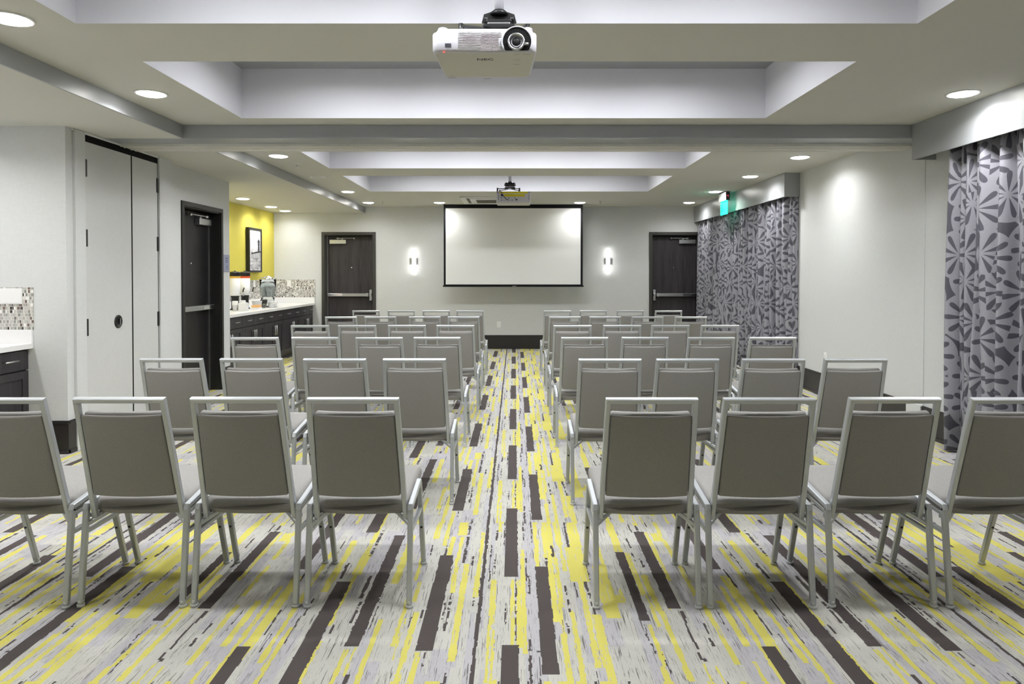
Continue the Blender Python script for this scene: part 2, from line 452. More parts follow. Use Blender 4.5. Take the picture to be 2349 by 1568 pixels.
fx(900, 'Y', [(590,665,150,12,290),(400,440,180,10,200),(365,420,260,200,320),(480,510,200,85,380),(485,525,400,300,472),(560,590,450,300,480),
  (515,555,640,480,700),(500,545,740,690,785),(545,602,950,538,1375),(735,768,520,265,640),(700,745,740,640,820),(850,895,700,670,860),
  (835,885,950,860,1060),(815,837,1200,1060,1550),(850,870,1300,1100,1550),(845,900,1545,1530,1568),(895,930,80,0,185),(915,945,215,175,260),
  (115,165,1180,948,1568),(160,205,1440,1300,1568),(70,108,980,780,1250),(50,63,1190,1000,1360),(215,245,580,480,680),(200,235,760,685,860)])
fx(900, 'T', [(635,662,330,150,525),(455,475,420,380,470),(465,490,950,785,1115),(430,450,950,870,1010),(836,850,500,370,600),(825,836,700,600,750),
  (876,888,550,450,620),(682,702,500,460,550),(690,706,850,820,900),(488,505,600,470,700),(330,348,410,370,460),(240,268,970,930,1000),
  (145,160,1030,990,1080),(250,275,1370,1300,1420),(440,465,1510,1470,1560),(890,910,290,250,330)])
fx(650, 'Y', [(990,1050,540,290,705),(575,600,220,125,290),(640,668,180,125,250),(470,525,530,335,775),(780,815,290,120,450),(640,718,530,450,625),
  (490,535,830,625,1068),(240,274,1310,1190,1568),(470,510,1390,1270,1568),(560,578,1380,1250,1500),(722,772,1250,1010,1568),(736,746,980,850,1250)])
fx(650, 'T', [(685,724,740,640,830),(605,638,950,860,1040),(500,535,610,530,700),(795,822,350,250,470),(790,800,950,860,1100),(395,430,1100,1060,1140),
  (510,565,1530,1490,1568),(900,935,590,500,860)])
for x0, x1, y0, y1 in [(-.05,.015,3.148,4.078),(.097,.157,2.376,3.257),(.507,.55,2.745,3.43),(.645,.70,2.85,3.70),(.93,.985,1.72,2.554),
                       (1.168,1.232,2.18,3.10),(1.335,1.39,2.555,3.658),(1.608,1.674,2.53,3.395)]:
    FEAT.append(('D', x0, x1, y0 * CAMH / 1.405, y1))
lx = at(900 + 777 / 3.75, 1150 + 650 / 3.75, Z=0).x
FEAT.append(('R', lx - .008, lx + .008, 0, PY))

def carpet():
    CW, CH = 0.0033, PY / 150
    nx, ny = round(PX / CW), 150
    rg = random.Random(3)
    g = np.zeros((nx, ny), np.uint8)
    # cool and warm grey grounds in broken lanes
    x = 0
    while x < nx:
        w = rg.randint(5, 24); y = rg.randint(0, ny)
        yy = 0
        while yy < ny:
            h = rg.randint(30, 110)
            if rg.random() < 0.42:
                for j in range(yy, min(ny, yy + h)): g[x:min(nx, x + w), (j + y) % ny] = 1
            yy += h
        x += w
    order = {'Y': 0, 'T': 1, 'D': 2, 'R': 1}
    for kind, a, b, y0, y1 in sorted(FEAT, key=lambda f: order[f[0]]):
        i0, i1 = a / CW, b / CW; j0, j1 = int(round(y0 / CH)), int(round(y1 / CH))
        if j1 - j0 > ny: j1 = j0 + ny
        eL = eR = 0.0; cut = 0
        for j in range(j0, max(j1, j0 + 1)):
            k = 0.5 if kind == 'D' else 0.95
            if rg.random() < 0.4: eL = rg.uniform(-k, k)
            if rg.random() < 0.4: eR = rg.uniform(-k, k)
            if kind in 'T':
                if cut > 0: cut -= 1; continue
                if rg.random() < 0.09: cut = rg.randint(1, 3)
            sh_ = (i1 - i0) * (.13 if kind == 'T' else 0)
            p, q = int(round(i0 + eL + sh_)), int(round(i1 + eR - sh_))
            if kind in 'RT' and q <= p: q = p + 1
            v = 2 if kind == 'Y' else 3
            for i in range(p, q): g[i % nx, j % ny] = v
        if kind == 'Y' and i1 - i0 > 3:      # worn slits inside the yellow bars
            for _ in range(int((i1 - i0) * (j1 - j0) / 160) + 1):
                i = int(rg.uniform(i0 + 1, i1 - 1)); s = rg.randint(j0, j1); ln = rg.randint(2, 12)
                for j in range(s, min(s + ln, j1)):
                    if rg.random() < 0.8: g[i % nx, j % ny] = rg.choice((0, 1))
    # greedy merge into rectangles
    done = np.zeros_like(g, bool); rects = []
    for i in range(nx):
        j = 0
        while j < ny:
            if done[i, j]: j += 1; continue
            v = g[i, j]; e = j
            while e + 1 < ny and not done[i, e + 1] and g[i, e + 1] == v: e += 1
            w = 1
            while i + w < nx and not done[i + w, j:e + 1].any() and (g[i + w, j:e + 1] == v).all(): w += 1
            done[i:i + w, j:e + 1] = True; rects.append((i, i + w, j, e + 1, v)); j = e + 1
    r = np.array(rects, float); vcol = r[:, 4].astype(int)
    pal = np.array([lin((188, 187, 180)), lin((179, 177, 180)), lin((205, 197, 104)), lin((82, 76, 75))])
    X0, X1, Y0, Y1 = XA - 0.1, XR + 0.1, YN - 0.1, YB + 0.25
    V = []; C = []
    for a in range(math.floor(X0 / PX), math.ceil(X1 / PX)):
        for b in range(math.floor(Y0 / PY), math.ceil(Y1 / PY)):
            xa = np.clip(r[:, 0] * CW + a * PX, X0, X1); xb = np.clip(r[:, 1] * CW + a * PX, X0, X1)
            ya = np.clip(r[:, 2] * CH + b * PY, Y0, Y1); yb = np.clip(r[:, 3] * CH + b * PY, Y0, Y1)
            ok = (xb - xa > 1e-6) & (yb - ya > 1e-6)
            z = np.zeros(ok.sum())
            q = np.stack([np.stack([xa[ok], ya[ok], z], 1), np.stack([xb[ok], ya[ok], z], 1),
                          np.stack([xb[ok], yb[ok], z], 1), np.stack([xa[ok], yb[ok], z], 1)], 1)
            V.append(q); C.append(pal[vcol[ok]])
    V = np.concatenate(V); C = np.concatenate(C); n = len(V)
    me = bpy.data.meshes.new('floor')
    me.vertices.add(n * 4); me.vertices.foreach_set('co', V.reshape(-1).astype(np.float32))
    me.loops.add(n * 4); me.loops.foreach_set('vertex_index', np.arange(n * 4, dtype=np.int32))
    me.polygons.add(n); me.polygons.foreach_set('loop_start', np.arange(0, n * 4, 4, dtype=np.int32))
    me.update(calc_edges=True)
    at_ = me.attributes.new('yarn', 'FLOAT_COLOR', 'FACE')
    at_.data.foreach_set('color', np.concatenate([C, np.ones((n, 1))], 1).reshape(-1).astype(np.float32))
    me.materials.append(M['carpet'])
    o = bpy.data.objects.new('floor', me); COL.objects.link(o); struct(o)
    print('carpet faces', n)
carpet()

# ---------------------------------------------------------------- shell
def wall(name, mat, boxes):
    m = MB()
    for b in boxes: m.box(*b)
    return struct(m.build(name, mat))
T = 0.25
DL = (-3.631 + .045, -2.614 - .045)       # clear opening of the left far door
DR = (2.527 + .045, 3.545 - .045)
DT = 2.15
wall('wall_back', M['wall'], [(XA - T, DL[0], YB, YB + T, 0, 3.1), (DL[0], DL[1], YB, YB + T, DT, 3.1), (DL[1], DR[0], YB, YB + T, 0, 3.1),
                              (DR[0], DR[1], YB, YB + T, DT, 3.1), (DR[1], XR + T, YB, YB + T, 0, 3.1)])
wall('wall_right', M['wall'], [(XR, XR + T, YN - T, YB, 0, 3.1)])
wall('wall_near', M['wall'], [(XA - T, XR + T, YN - T, YN, 0, 3.1)])
wall('wall_alcove', M['yellow'], [(XA - T, XA, YE, YB, 0, 3.1)])
wall('wall_left', M['wall'], [(XA - T, XA, YN, YW, 0, 3.1)])
DS = (7.375, 8.30)
wall('wall_side', M['wall'], [(XA - T, XP, YW, 5.50, 0, 2.7), (XA - T, -4.2, 5.50, 6.86, 0, 2.7), (XA - T, XP, 6.80, 6.95, 0, 2.7),
                              (XA, XD, 6.95, DS[0], 0, 2.7), (XA, XD, DS[0], DS[1], DT, 2.7), (XA, XD, DS[1], YE, 0, 2.7),
                              (XA, XD - 0.3, DS[0], DS[1], 0, DT)])
# ceiling ring with recessed trays
trays = [(1.93, 3.469), (4.084, 5.562), (6.71, 8.191), (8.807, 10.476)]
tx0, tx1 = -2.218, 2.034
m = MB(); m.mi = 0
m.mi = 0
ys = [YN - T] + [v for t in trays for v in t] + [YB + T]
for k in range(0, len(ys) - 1):
    a, b = ys[k], ys[k + 1]
    if k % 2 == 0: m.box(XA - T, XR + T, a, b, ZC, ZC + 0.05)
    else:
        m.box(XA - T, tx0, a, b, ZC, ZC + 0.05); m.box(tx1, XR + T, a, b, ZC, ZC + 0.05)
        m.mi = 2; m.box(tx0 - .05, tx1 + .05, a - .05, b + .05, ZT, ZT + 0.05); m.mi = 0
m.mi = 1
for a, b in trays:
    e = 0.0006
    for bx in ((tx0 - .04, tx0 + e, a, b, ZC + e, ZT), (tx1 - e, tx1 + .04, a, b, ZC + e, ZT), (tx0 - .04, tx1 + .04, a - .04, a + e, ZC + e, ZT), (tx0 - .04, tx1 + .04, b - e, b + .04, ZC + e, ZT)):
        m.box(*bx)
struct(m.build('ceiling', [M['ceil'], M['tray'], M['grey']]))
# soffits over the left side and the cross beam: grey faces, ceiling paint below the soffits only
m = MB()
m.box(XA - T, -2.83, BM1 - 0.01, YB, ZS, ZC - .001); m.box(XA - T, -2.83, YN, BM0 + 0.01, ZS, ZC - .001)
m.mi = 1
m.box(-2.83, -2.815, BM1, YB, ZS + .0005, ZC - .001); m.box(-2.83, -2.815, YN, BM0, ZS + .0005, ZC - .001)
struct(m.build('ceiling_soffit', [M['ceil'], M['grey']]))
m = MB(); m.box(XA - T, XR, BM0 + .012, BM1 - .012, ZS, ZC - .001); m.mi = 1
m.box(-2.815, XR, BM0, BM0 + .012, ZS + .0005, ZC - .001); m.box(-2.815, XR, BM1 - .012, BM1, ZS + .0005, ZC - .001)
struct(m.build('ceiling_beam', [M['grey'], M['grey']]))  # underside grey too, to stand for the dim light under the beam

# baseboards
def baseboard(name, runs):
    m = MB()
    for (x0, x1, y0, y1, nx_, ny_) in runs:
        def bx(d, z0, z1):
            if nx_: m.box(x0 if nx_ > 0 else x0 - d, x0 + d if nx_ > 0 else x0, y0, y1, z0, z1)
            else: m.box(x0, x1, y0 if ny_ > 0 else y0 - d, y0 + d if ny_ > 0 else y0, z0, z1)
        bx(.014, 0, .235); bx(.019, .235, .248); bx(.010, .248, .258); bx(.022, 0, .03)
    return struct(m.build(name, M['base']))
baseboard('baseboard_back', [(-2.614, 2.527, YB, 0, 0, -1)])
baseboard('baseboard_right', [(XR, 0, YN, YB, -1, 0)])
baseboard('baseboard_left', [(XP, 0, YW, 5.41, 1, 0), (-3.79, XP + .014, YW, 0, 0, -1), (XD, 0, 8.36, YE, 1, 0), (XD, 0, 6.96, 7.32, 1, 0)])
baseboard('baseboard_near', [(XA, XR, YN, 0, 0, 1)])

# ---------------------------------------------------------------- operable partition: pocket, track, jamb
p = base_struct('trim_1', (XP, 6.15, 0))
m = MB(); m.box(XP - .0, XP + .022, 5.415, 5.545, 0, ZS - .002, .003); m.build('jamb', M['wall'], p)
m = MB(); m.box(XP - .0, XP + .022, 6.70, 6.93, 0, ZS - .002, .003); m.build('jamb', M['wall'], p)
m = MB(); m.box(XP, XP + .012, 5.40, 6.945, ZS - .016, ZS - .002); m.build('header', M['white'], p)
pd = thing('partition_pocket_door', 'pair of tall linen-covered pocket door panels with black seams in the left wall', 'door', (XP, 6.15, 0))
def pdoor(y0, y1):
    m = MB(); m.box(XP - .045, XP + .004, y0, y1, .012, 2.485, .003)
    return m.build('door_panel', M['panel'], pd)
d1 = pdoor(5.565, 6.232); d2 = pdoor(6.252, 6.69)
m = MB(); m.box(XP - .06, XP - .03, 5.545, 6.70, .0, ZS - .017); m.box(XP - .03, XP + .003, 5.548, 6.697, 2.4855, ZS - .017); m.box(XP - .03, XP + .003, 6.2325, 6.2515, .012, 2.4855); m.build('seal', M['gap'], pd)
for y, dd, sgn in ((5.562, d1, 1), (6.693, d2, -1)):
    for z in (2.27, 1.70, .97, .16):
        m = MB(); m.box(XP + .0, XP + .012, y - .004, y + sgn * .022 if sgn > 0 else y + .004, z - .07, z + .07, .002) if sgn > 0 else m.box(XP, XP + .012, y - .022, y + .004, z - .07, z + .07, .002)
        m.build('hinge', M['blackp'], dd)
hp = at(271, 737, X=XP + .004)
m = MB(); m.lathe([(.058, .0), (.058, .006), (.048, .008), (.044, .002), (.001, .002)], (XP + .004, hp.y, hp.z), 'X', 28)
m.mi = 1; m.sweep([(XP + .012, hp.y + .018, hp.z - .028), (XP + .014, hp.y + .018, hp.z + .028)], .012, .008, (1, 0, 0), .002)
m.build('ring_pull', [M['blackp'], M['steel']], d1)
m = MB()
m.box(XP + .01, XR, 6.055, 6.068, ZS - .024, ZS); m.box(XP + .01, XR, 6.068, 6.15, ZS - .020, ZS)
m.box(XP + .01, XR, 6.18, 6.29, ZS - .020, ZS); m.box(XP + .01, XR, 6.29, 6.303, ZS - .024, ZS)
m.box(XP + .01, XR, 6.11, 6.118, ZS - .026, ZS - .018); m.box(XP + .01, XR, 6.22, 6.228, ZS - .026, ZS - .018)
tag(m.build('partition_track', M['trackm'], None, (0, 6.18, ZS)), 'long pale metal partition track running under the ceiling beam', 'track')
m = MB(); m.box(XR - .006, XR, 5.93, 6.16, 0, ZS - .026, .001); m.box(XR - .025, XR, 5.935, 6.155, 0, .262, .002)
struct(m.build('trim_2', M['wall']))

# ---------------------------------------------------------------- doors
def door(name, to, w, h, hinge_left, wd='wood', fr='frame'):
    """to(u, v, z): u across the frame from its left edge, v depth into the wall, z up; built as boxes in that frame"""
    root = base_struct(name, to(w / 2, 0, 0))
    def bx(m, u0, u1, v0, v1, z0, z1, bev=0.0):
        a, b = to(u0, v0, z0), to(u1, v1, z1)
        m.box(min(a.x, b.x), max(a.x, b.x), min(a.y, b.y), max(a.y, b.y), min(a.z, b.z), max(a.z, b.z), bev); return m
    fw = .05; rec = .13
    m = MB()
    for u0, u1, z0, z1 in ((0, fw, 0, h), (w - fw, w, 0, h), (fw, w - fw, h - fw, h)):
        bx(m, u0, u1, -.018, .0, z0, z1)
    bx(m, fw - .006, fw + .012, .0, rec + .06, 0, h - fw + .006); bx(m, w - fw - .012, w - fw + .006, .0, rec + .06, 0, h - fw + .006)
    bx(m, fw, w - fw, .0, rec + .06, h - fw - .012, h - fw + .006)
    m.build('door_frame', M[fr], root)
    u0, u1, z1 = fw + .016, w - fw - .016, h - fw - .02
    m = MB(); bx(m, u0, u1, rec, rec + .045, .008, z1, .002); leaf = m.build('door_leaf', M[wd], root)
    m = MB(); bx(m, fw, w - fw, rec + .05, rec + .06, 0, h - fw); m.build('door_stop', M['gap'], root)
    hu = u0 if hinge_left else u1; sg = 1 if hinge_left else -1
    m = MB(); bx(m, min(hu, hu + sg * .018), max(hu, hu + sg * .018), rec - .012, rec + .004, .01, z1); m.build('hinge_strip', M['steel'], leaf)
    # closer: body near the hinge, folded arm above
    c0 = hu + sg * .06; c1 = hu + sg * .37
    m = MB(); bx(m, min(c0, c1), max(c0, c1), rec - .062, rec - .001, z1 - .145, z1 - .07, .004); cl = m.build('closer_body', M['steel'], leaf)
    pz = z1 - .05; pu = hu + sg * .30
    m = MB(); m.cyl(to(pu, rec - .035, z1 - .075), to(pu, rec - .035, pz + .006), .014)
    m.sweep([to(pu, rec - .035, pz), to(hu + sg * .22, rec - .075, pz + .006), to(hu + sg * .52, rec - .028, pz + .012)], .014, .01, (0, 0, 1), .002)
    m.cyl(to(hu + sg * .22, rec - .075, pz - .012), to(hu + sg * .22, rec - .075, pz + .02), .016); m.cyl(to(hu + sg * .52, rec - .03, pz - .008), to(hu + sg * .52, rec - .03, pz + .024), .016)
    m.build('closer_arm', M['steel'], leaf)
    # push bar with latch at the free edge
    b0 = hu + sg * .02; b1 = (u1 if hinge_left else u0) - sg * .09
    m = MB(); bx(m, min(b0, b1), max(b0, b1), rec - .07, rec - .012, .985, 1.04, .004)
    for q in (b0 + sg * .04, b1 - sg * .04): bx(m, q - .02, q + .02, rec - .014, rec - .0005, .98, 1.045)
    mid = b0 + (b1 - b0) * .36
    pb = m.build('push_bar', M['steel'], leaf)
    m = MB(); bx(m, min(b0 + sg * .004, mid), max(b0 + sg * .004, mid), rec - .074, rec - .069, .99, 1.035); m.build('bar_cover', M['chrome'], pb)
    le = (u1 if hinge_left else u0) - sg * .05
    m = MB(); bx(m, le - .026, le + .026, rec - .05, rec - .0005, .905, 1.11, .006); bx(m, le - .022, le + .022, rec - .085, rec - .05, .985, 1.045, .006)
    m.build('latch', M['steel'], leaf)
    m = MB(); m.cyl(to(w / 2 + sg * .02, rec - .006, 1.53), to(w / 2 + sg * .02, rec + .001, 1.53), .011); m.build('peephole', M['chrome'], leaf)
    return root
door('door_1', lambda u, v, z: Vector((-3.631 + u, YB + v, z)), 1.017, 2.196, True)
door('door_2', lambda u, v, z: Vector((2.527 + u, YB + v, z)), 1.018, 2.196, False)
door('door_3', lambda u, v, z: Vector((XD - v, 7.325 + u, z)), 1.025, 2.196, False, 'wood_shaded', 'frame_shaded')

# ---------------------------------------------------------------- downlights
M['lens'].cycles.emission_sampling = 'NONE'
P_RING, P_TRAY, P_SOFFIT = 7.4, 9.0, 5.2
def downlight(x, y, z, label, r=.093, power=5.0, col=(1, .99, .98), spread=152):
    t = thing('downlight', label, 'ceiling light', (x, y, z), 'round recessed downlights')
    m = MB(); m.lathe([(r + .016, 0.0), (r + .014, -.006), (r + .002, -.007), (r, -.002), (r, 0.0)], (x, y, z), 'Z', 32); m.build('trim_ring', M['white'], t)
    m = MB(); m.lathe([(r, -.002), (r * .97, -.008), (r * .8, -.0135), (r * .4, -.016), (.0005, -.0165)], (x, y, z), 'Z', 32); m.build('diffuser', M['lens'], t)
    ld = bpy.data.lights.new('downlight_lamp', 'AREA'); ld.shape = 'DISK'; ld.size = r * 1.9; ld.energy = power; ld.color = col; ld.spread = math.radians(spread)
    lo = bpy.data.objects.new('downlight_lamp', ld); COL.objects.link(lo); lo.parent = t; lo.location = (0, 0, -.019)
    return t
NEARL = [(-2.50, 3.398, 'downlight at the upper left corner, in the near ceiling left of the projector'),
         (-2.546, 4.80, 'downlight above the tall pocket door panels, left of the coffered recess'),
         (3.138, 4.80, 'downlight above the nearer pelmet, right of the coffered recess'),
         (3.12, 3.398, 'unseen recessed downlight over the nearer curtain, beyond the right edge'),
         (-2.5, 1.85, 'unseen recessed downlight left of the camera, before the recess'), (3.12, 1.85, 'unseen recessed downlight right of the camera, beside the curtain')]  # lamps out of view, repeating the visible spacing, added to light the near end
FARL = [(-2.526, 7.318, 'downlight just past the beam, beside the left soffit'), (-2.557, 10.476, 'downlight beside the left soffit, before the far wall row'),
        (-2.584, 12.065, 'downlight over the far left door'), (-1.331, 12.065, 'downlight at the top left corner of the projection screen'),
        (1.146, 12.065, 'downlight at the top right corner of the projection screen'), (3.076, 12.065, 'downlight over the far right door, next to the pelmet'),
        (3.064, 10.476, 'downlight just left of the green exit sign'), (3.043, 8.846, 'downlight by the near end of the far pelmet'),
        (3.082, 7.40, 'downlight just past the beam, over the bare right wall')]
SOFL = [(-4.138, 10.404, 'soffit downlight over the coffee urns, largest of three in the alcove'), (-4.154, 11.657, 'middle soffit downlight over the alcove counter'),
        (-4.165, 12.40, 'soffit downlight in the alcove corner, nearest the far wall'), (-4.14, 9.15, 'soffit downlight over the near end of the alcove counter'),
        (-4.14, 4.55, 'unseen soffit downlight over the near counter'), (-4.14, 3.1, 'unseen soffit downlight over the near counter, further back'),
        (-4.14, 1.6, 'unseen soffit downlight left of the camera')]
for x, y, l in NEARL + FARL: downlight(x, y, ZC, l, power=P_RING * (.42 if y > 12 and abs(x) < 1.5 else .7 if y > 12 else .92))
for x, y, l in SOFL: downlight(x, y, ZS, l, power=P_SOFFIT * (1.22 if y < 5 else (.55 if y > 12 else 1)))
# lamps up inside the recesses: their cut-off lines show on the screen and the tray faces
for (ya_, yb_), nm in zip(trays, ('recess over the nearest projector', 'recess before the beam', 'first recess past the beam', 'recess of the far projector')):
    for x_, pn_ in ((-1.36, 'leftmost'), (-.52, 'second from left'), (.34, 'second from right'), (1.18, 'rightmost')):
        downlight(x_, (ya_ + yb_) / 2 - .06, ZT, 'downlight up inside the %s, %s of four' % (nm, pn_), power=P_TRAY, col=(.96, .98, 1), spread=166)

# sconces
for px, l in ((949.3, 'slim glowing tube sconce between the left far door and the screen'), (1395, 'slim glowing tube sconce between the screen and the right far door')):
    q = at(px, 598.5, Y=YB); x = q.x; z = q.z
    t = thing('wall_sconce', l, 'wall light', (x, YB, z), 'tube sconces on the far wall')
    m = MB(); m.box(x - .066, x + .066, YB - .022, YB, z - .065, z + .058, .006); m.build('backplate', M['steel'], t)
    m = MB(); m.cyl((x, YB - .07, z), (x, YB - .02, z), .012); m.build('stem', M['steel'], t)
    m = MB(); m.cyl((x, YB - .075, z - .243), (x, YB - .075, z + .243), .0205, 20); m.build('diffuser_tube', M['tube'], t)
    for s in (-1, 1):
        m = MB(); m.cyl((x, YB - .075, z + s * .243), (x, YB - .075, z + s * .252), .021, 20); m.build('end_cap', M['chrome'], t)

# sprinklers, ceiling speaker, cassette vent
def sprinkler(x, y, l):
    t = thing('sprinkler', l, 'sprinkler', (x, y, ZC), 'ceiling sprinkler heads')
    m = MB(); m.lathe([(.032, 0), (.03, -.006), (.012, -.008)], (x, y, ZC), 'Z', 16); m.build('escutcheon', M['white'], t)
    m = MB(); m.cyl((x, y, ZC - .006), (x, y, ZC - .035), .007); m.lathe([(.018, -.045), (.02, -.042), (.006, -.036), (.004, -.034)], (x, y, ZC), 'Z', 12); m.build('head', M['steel'], t)
sprinkler(-2.296, 11.85, 'small sprinkler head in the far ceiling, left of the screen')
sprinkler(1.48, 11.85, 'small sprinkler head in the far ceiling, right of the screen')
sprinkler(-2.50, 7.86, 'small sprinkler head between the soffit downlight and the speaker grille')
t = thing('ceiling_speaker', 'round white speaker grille in the ceiling beside the left soffit', 'speaker', (-2.559, 8.886, ZC))
m = MB(); m.lathe([(.105, 0), (.104, -.008), (.088, -.010), (.086, -.004)], (-2.559, 8.886, ZC), 'Z', 28); m.build('rim', M['white'], t)
m = MB(); m.lathe([(.087, -.003), (.05, -.006), (.0005, -.007)], (-2.559, 8.886, ZC), 'Z', 28); m.build('grille', M['ceil'], t)
vx0, vx1, vy0, vy1 = -.90, .13, 11.15, 12.15
t = thing('ceiling_air_cassette', 'square white ceiling air vent behind the far projector', 'air vent', ((vx0 + vx1) / 2, 11.65, ZC))
m = MB()
for a in ((vx0, vx1, vy0, vy0 + .09), (vx0, vx1, vy1 - .09, vy1), (vx0, vx0 + .09, vy0 + .09, vy1 - .09), (vx1 - .09, vx1, vy0 + .09, vy1 - .09)): m.box(*a, ZC - .022, ZC, .004)
m.build('frame', M['white'], t)
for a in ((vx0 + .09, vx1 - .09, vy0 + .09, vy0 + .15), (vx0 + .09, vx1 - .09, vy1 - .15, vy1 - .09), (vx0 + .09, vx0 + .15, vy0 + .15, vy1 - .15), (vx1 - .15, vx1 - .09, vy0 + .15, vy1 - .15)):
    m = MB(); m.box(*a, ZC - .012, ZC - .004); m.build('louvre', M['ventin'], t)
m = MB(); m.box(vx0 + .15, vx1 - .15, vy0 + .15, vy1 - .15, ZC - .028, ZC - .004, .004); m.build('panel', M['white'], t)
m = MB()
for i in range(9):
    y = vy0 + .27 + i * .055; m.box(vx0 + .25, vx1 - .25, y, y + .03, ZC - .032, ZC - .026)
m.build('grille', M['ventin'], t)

# ---------------------------------------------------------------- projection screen
YS = 12.36
t = thing('projection_screen', 'white pull-down projection screen with a black border on the far wall', 'screen', (-.03, YS, ZC))
q0 = at(1018, 657, Y=YS); q1 = at(1337, 469, Y=YS); w0 = at(1022.5, 652, Y=YS); w1 = at(1332, 477.5, Y=YS)
m = MB(); m.box(q0.x - .13, q1.x + .12, YS - .09, YS + .11, ZC - .006, ZC, .002); m.build('ceiling_trim', M['ceil'], t)
m = MB()
for b in ((q0.x, w0.x, q0.z, ZC - .004), (w1.x, q1.x, q0.z, ZC - .004), (w0.x, w1.x, w1.z, ZC - .004), (w0.x, w1.x, q0.z, w0.z)):
    m.box(b[0], b[1], YS - .002, YS + .002, b[2], b[3])
m.build('border', M['border'], t)
m = MB(); m.box(w0.x, w1.x, YS - .0015, YS + .0015, w0.z, w1.z); m.build('viewing_surface', M['screen'], t)
m = MB(); m.box(q0.x - .015, q1.x + .015, YS - .014, YS + .014, q0.z - .005, q0.z + .024, .006); bar = m.build('bottom_bar', M['border'], t)
m = MB()
for i, w in enumerate((.012, .016, .01, .014)): m.box(-.045 + i * .02, -.045 + i * .02 + w, YS - .0155, YS - .0135, q0.z + .002, q0.z + .014)
m.build('badge', M['steel'], bar)

# ---------------------------------------------------------------- projectors
def mount(t, x, y, ztop, zbody, dark):
    top = zbody + .145
    m = MB(); m.lathe([(.027, ztop), (.027, top + (ztop - top) * .35), (.022, top + (ztop - top) * .25), (.021, top - .012)], (x, y, 0), 'Z', 20)
    m.lathe([(.06, ztop), (.058, ztop - .012), (.028, ztop - .016)], (x, y, 0), 'Z', 24)
    m.build('pole', M['lilac'], t)
    m = MB(); z = zbody
    m.lathe([(.026, top - z), (.04, top - z - .012), (.043, top - z - .02), (.03, top - z - .026)], (x, y, z), 'Z', 24)
    m.sweep([(x - .054, y, z + .085), (x - .048, y, z + .108), (x, y, z + .124), (x + .048, y, z + .108), (x + .054, y, z + .085)], .05, .012, (0, 1, 0), .002)
    for s_ in (-1, 1): m.cyl((x + s_ * .05, y - .018, z + .10), (x + s_ * .066, y - .018, z + .10), .010); m.cyl((x + s_ * .05, y + .018, z + .086), (x + s_ * .062, y + .018, z + .086), .008)
    m.box(x - .056, x + .056, y - .055, y + .055, z + .074, z + .088, .004)
    m.mi = 1; m.box(x - .05, x + .05, y - .058, y + .058, z + .064, z + .074, .003); m.mi = 0
    m.box(x - .07, x + .07, y - .068, y + .068, z + .050, z + .064, .004)
    m.build('mount_head', [dark, M['steel']], t)
    m = MB()
    for dx, dy in ((-.165, -.095), (.125, -.085), (-.14, .10), (.12, .10)):
        m.sweep([(x + dx * .2, y + dy * .3, z + .050), (x + dx * .6, y + dy * .7, z + .044), (x + dx, y + dy, z + .040)], .028, .009, (0, 0, 1), .002)
        m.cyl((x + dx, y + dy, z - .004), (x + dx, y + dy, z + .052), .011)
    m.build('mount_arm', dark, t)

def body_mesh(m, x0, x1, yf, yb, z0, z1, r=.03, nar=.02):
    """projector case: rounded plan, front face at yf, slightly narrower at the back, lower edge rolled"""
    prof = [(z0, .010), (z0 + .004, .004), (z0 + .012, 0), (z1 - .026, 0), (z1 - .02, .003), (z1 - .016, .012), (z1 - .004, .016), (z1, .022)]
    cx = (x0 + x1) / 2; rings = []
    for z, ins in prof:
        ring = []
        a0, a1, b0, b1 = x0 + ins, x1 - ins, yf + ins, yb - ins
        for qx, qy, st in ((a1 - r, b1 - r, 0), (a0 + r, b1 - r, PI / 2), (a0 + r, b0 + r, PI), (a1 - r, b0 + r, 1.5 * PI)):
            for i in range(7):
                a = st + PI / 2 * i / 6
                px_, py_ = qx + r * math.cos(a), qy + r * math.sin(a)
                k = (py_ - yf) / (yb - yf)
                px_ = cx + (px_ - cx) * (1 - nar * 2 / (x1 - x0) * k)
                ring.append(m.b.verts.new((px_, py_, z)))
        rings.append(ring)
    n = len(rings[0])
    for j, (A, B) in enumerate(zip(rings, rings[1:])):
        for i in range(n):
            f = m.b.faces.new((A[i], A[(i + 1) % n], B[(i + 1) % n], B[i])); f.smooth = True; f.material_index = 0
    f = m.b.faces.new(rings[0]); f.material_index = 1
    f = m.b.faces.new(rings[-1]); f.material_index = 0

YF = 2.90; YK = 3.27
a0 = at(990, 120, Y=YF); a1 = at(1232, 120, Y=YF); zt = at(1100, 62, Y=YF).z; zb = a0.z
pr = thing('projector', 'white ceiling projector with its lens facing the camera, under the near recess', 'projector', ((a0.x + a1.x) / 2, (YF + YK) / 2, zt), 'ceiling projectors')
m = MB(); body_mesh(m, a0.x, a1.x, YF, YK, zb, zt); bd = m.build('case', [M['lilac'], M['under']], pr)
L = at(1186, 96, Y=YF)
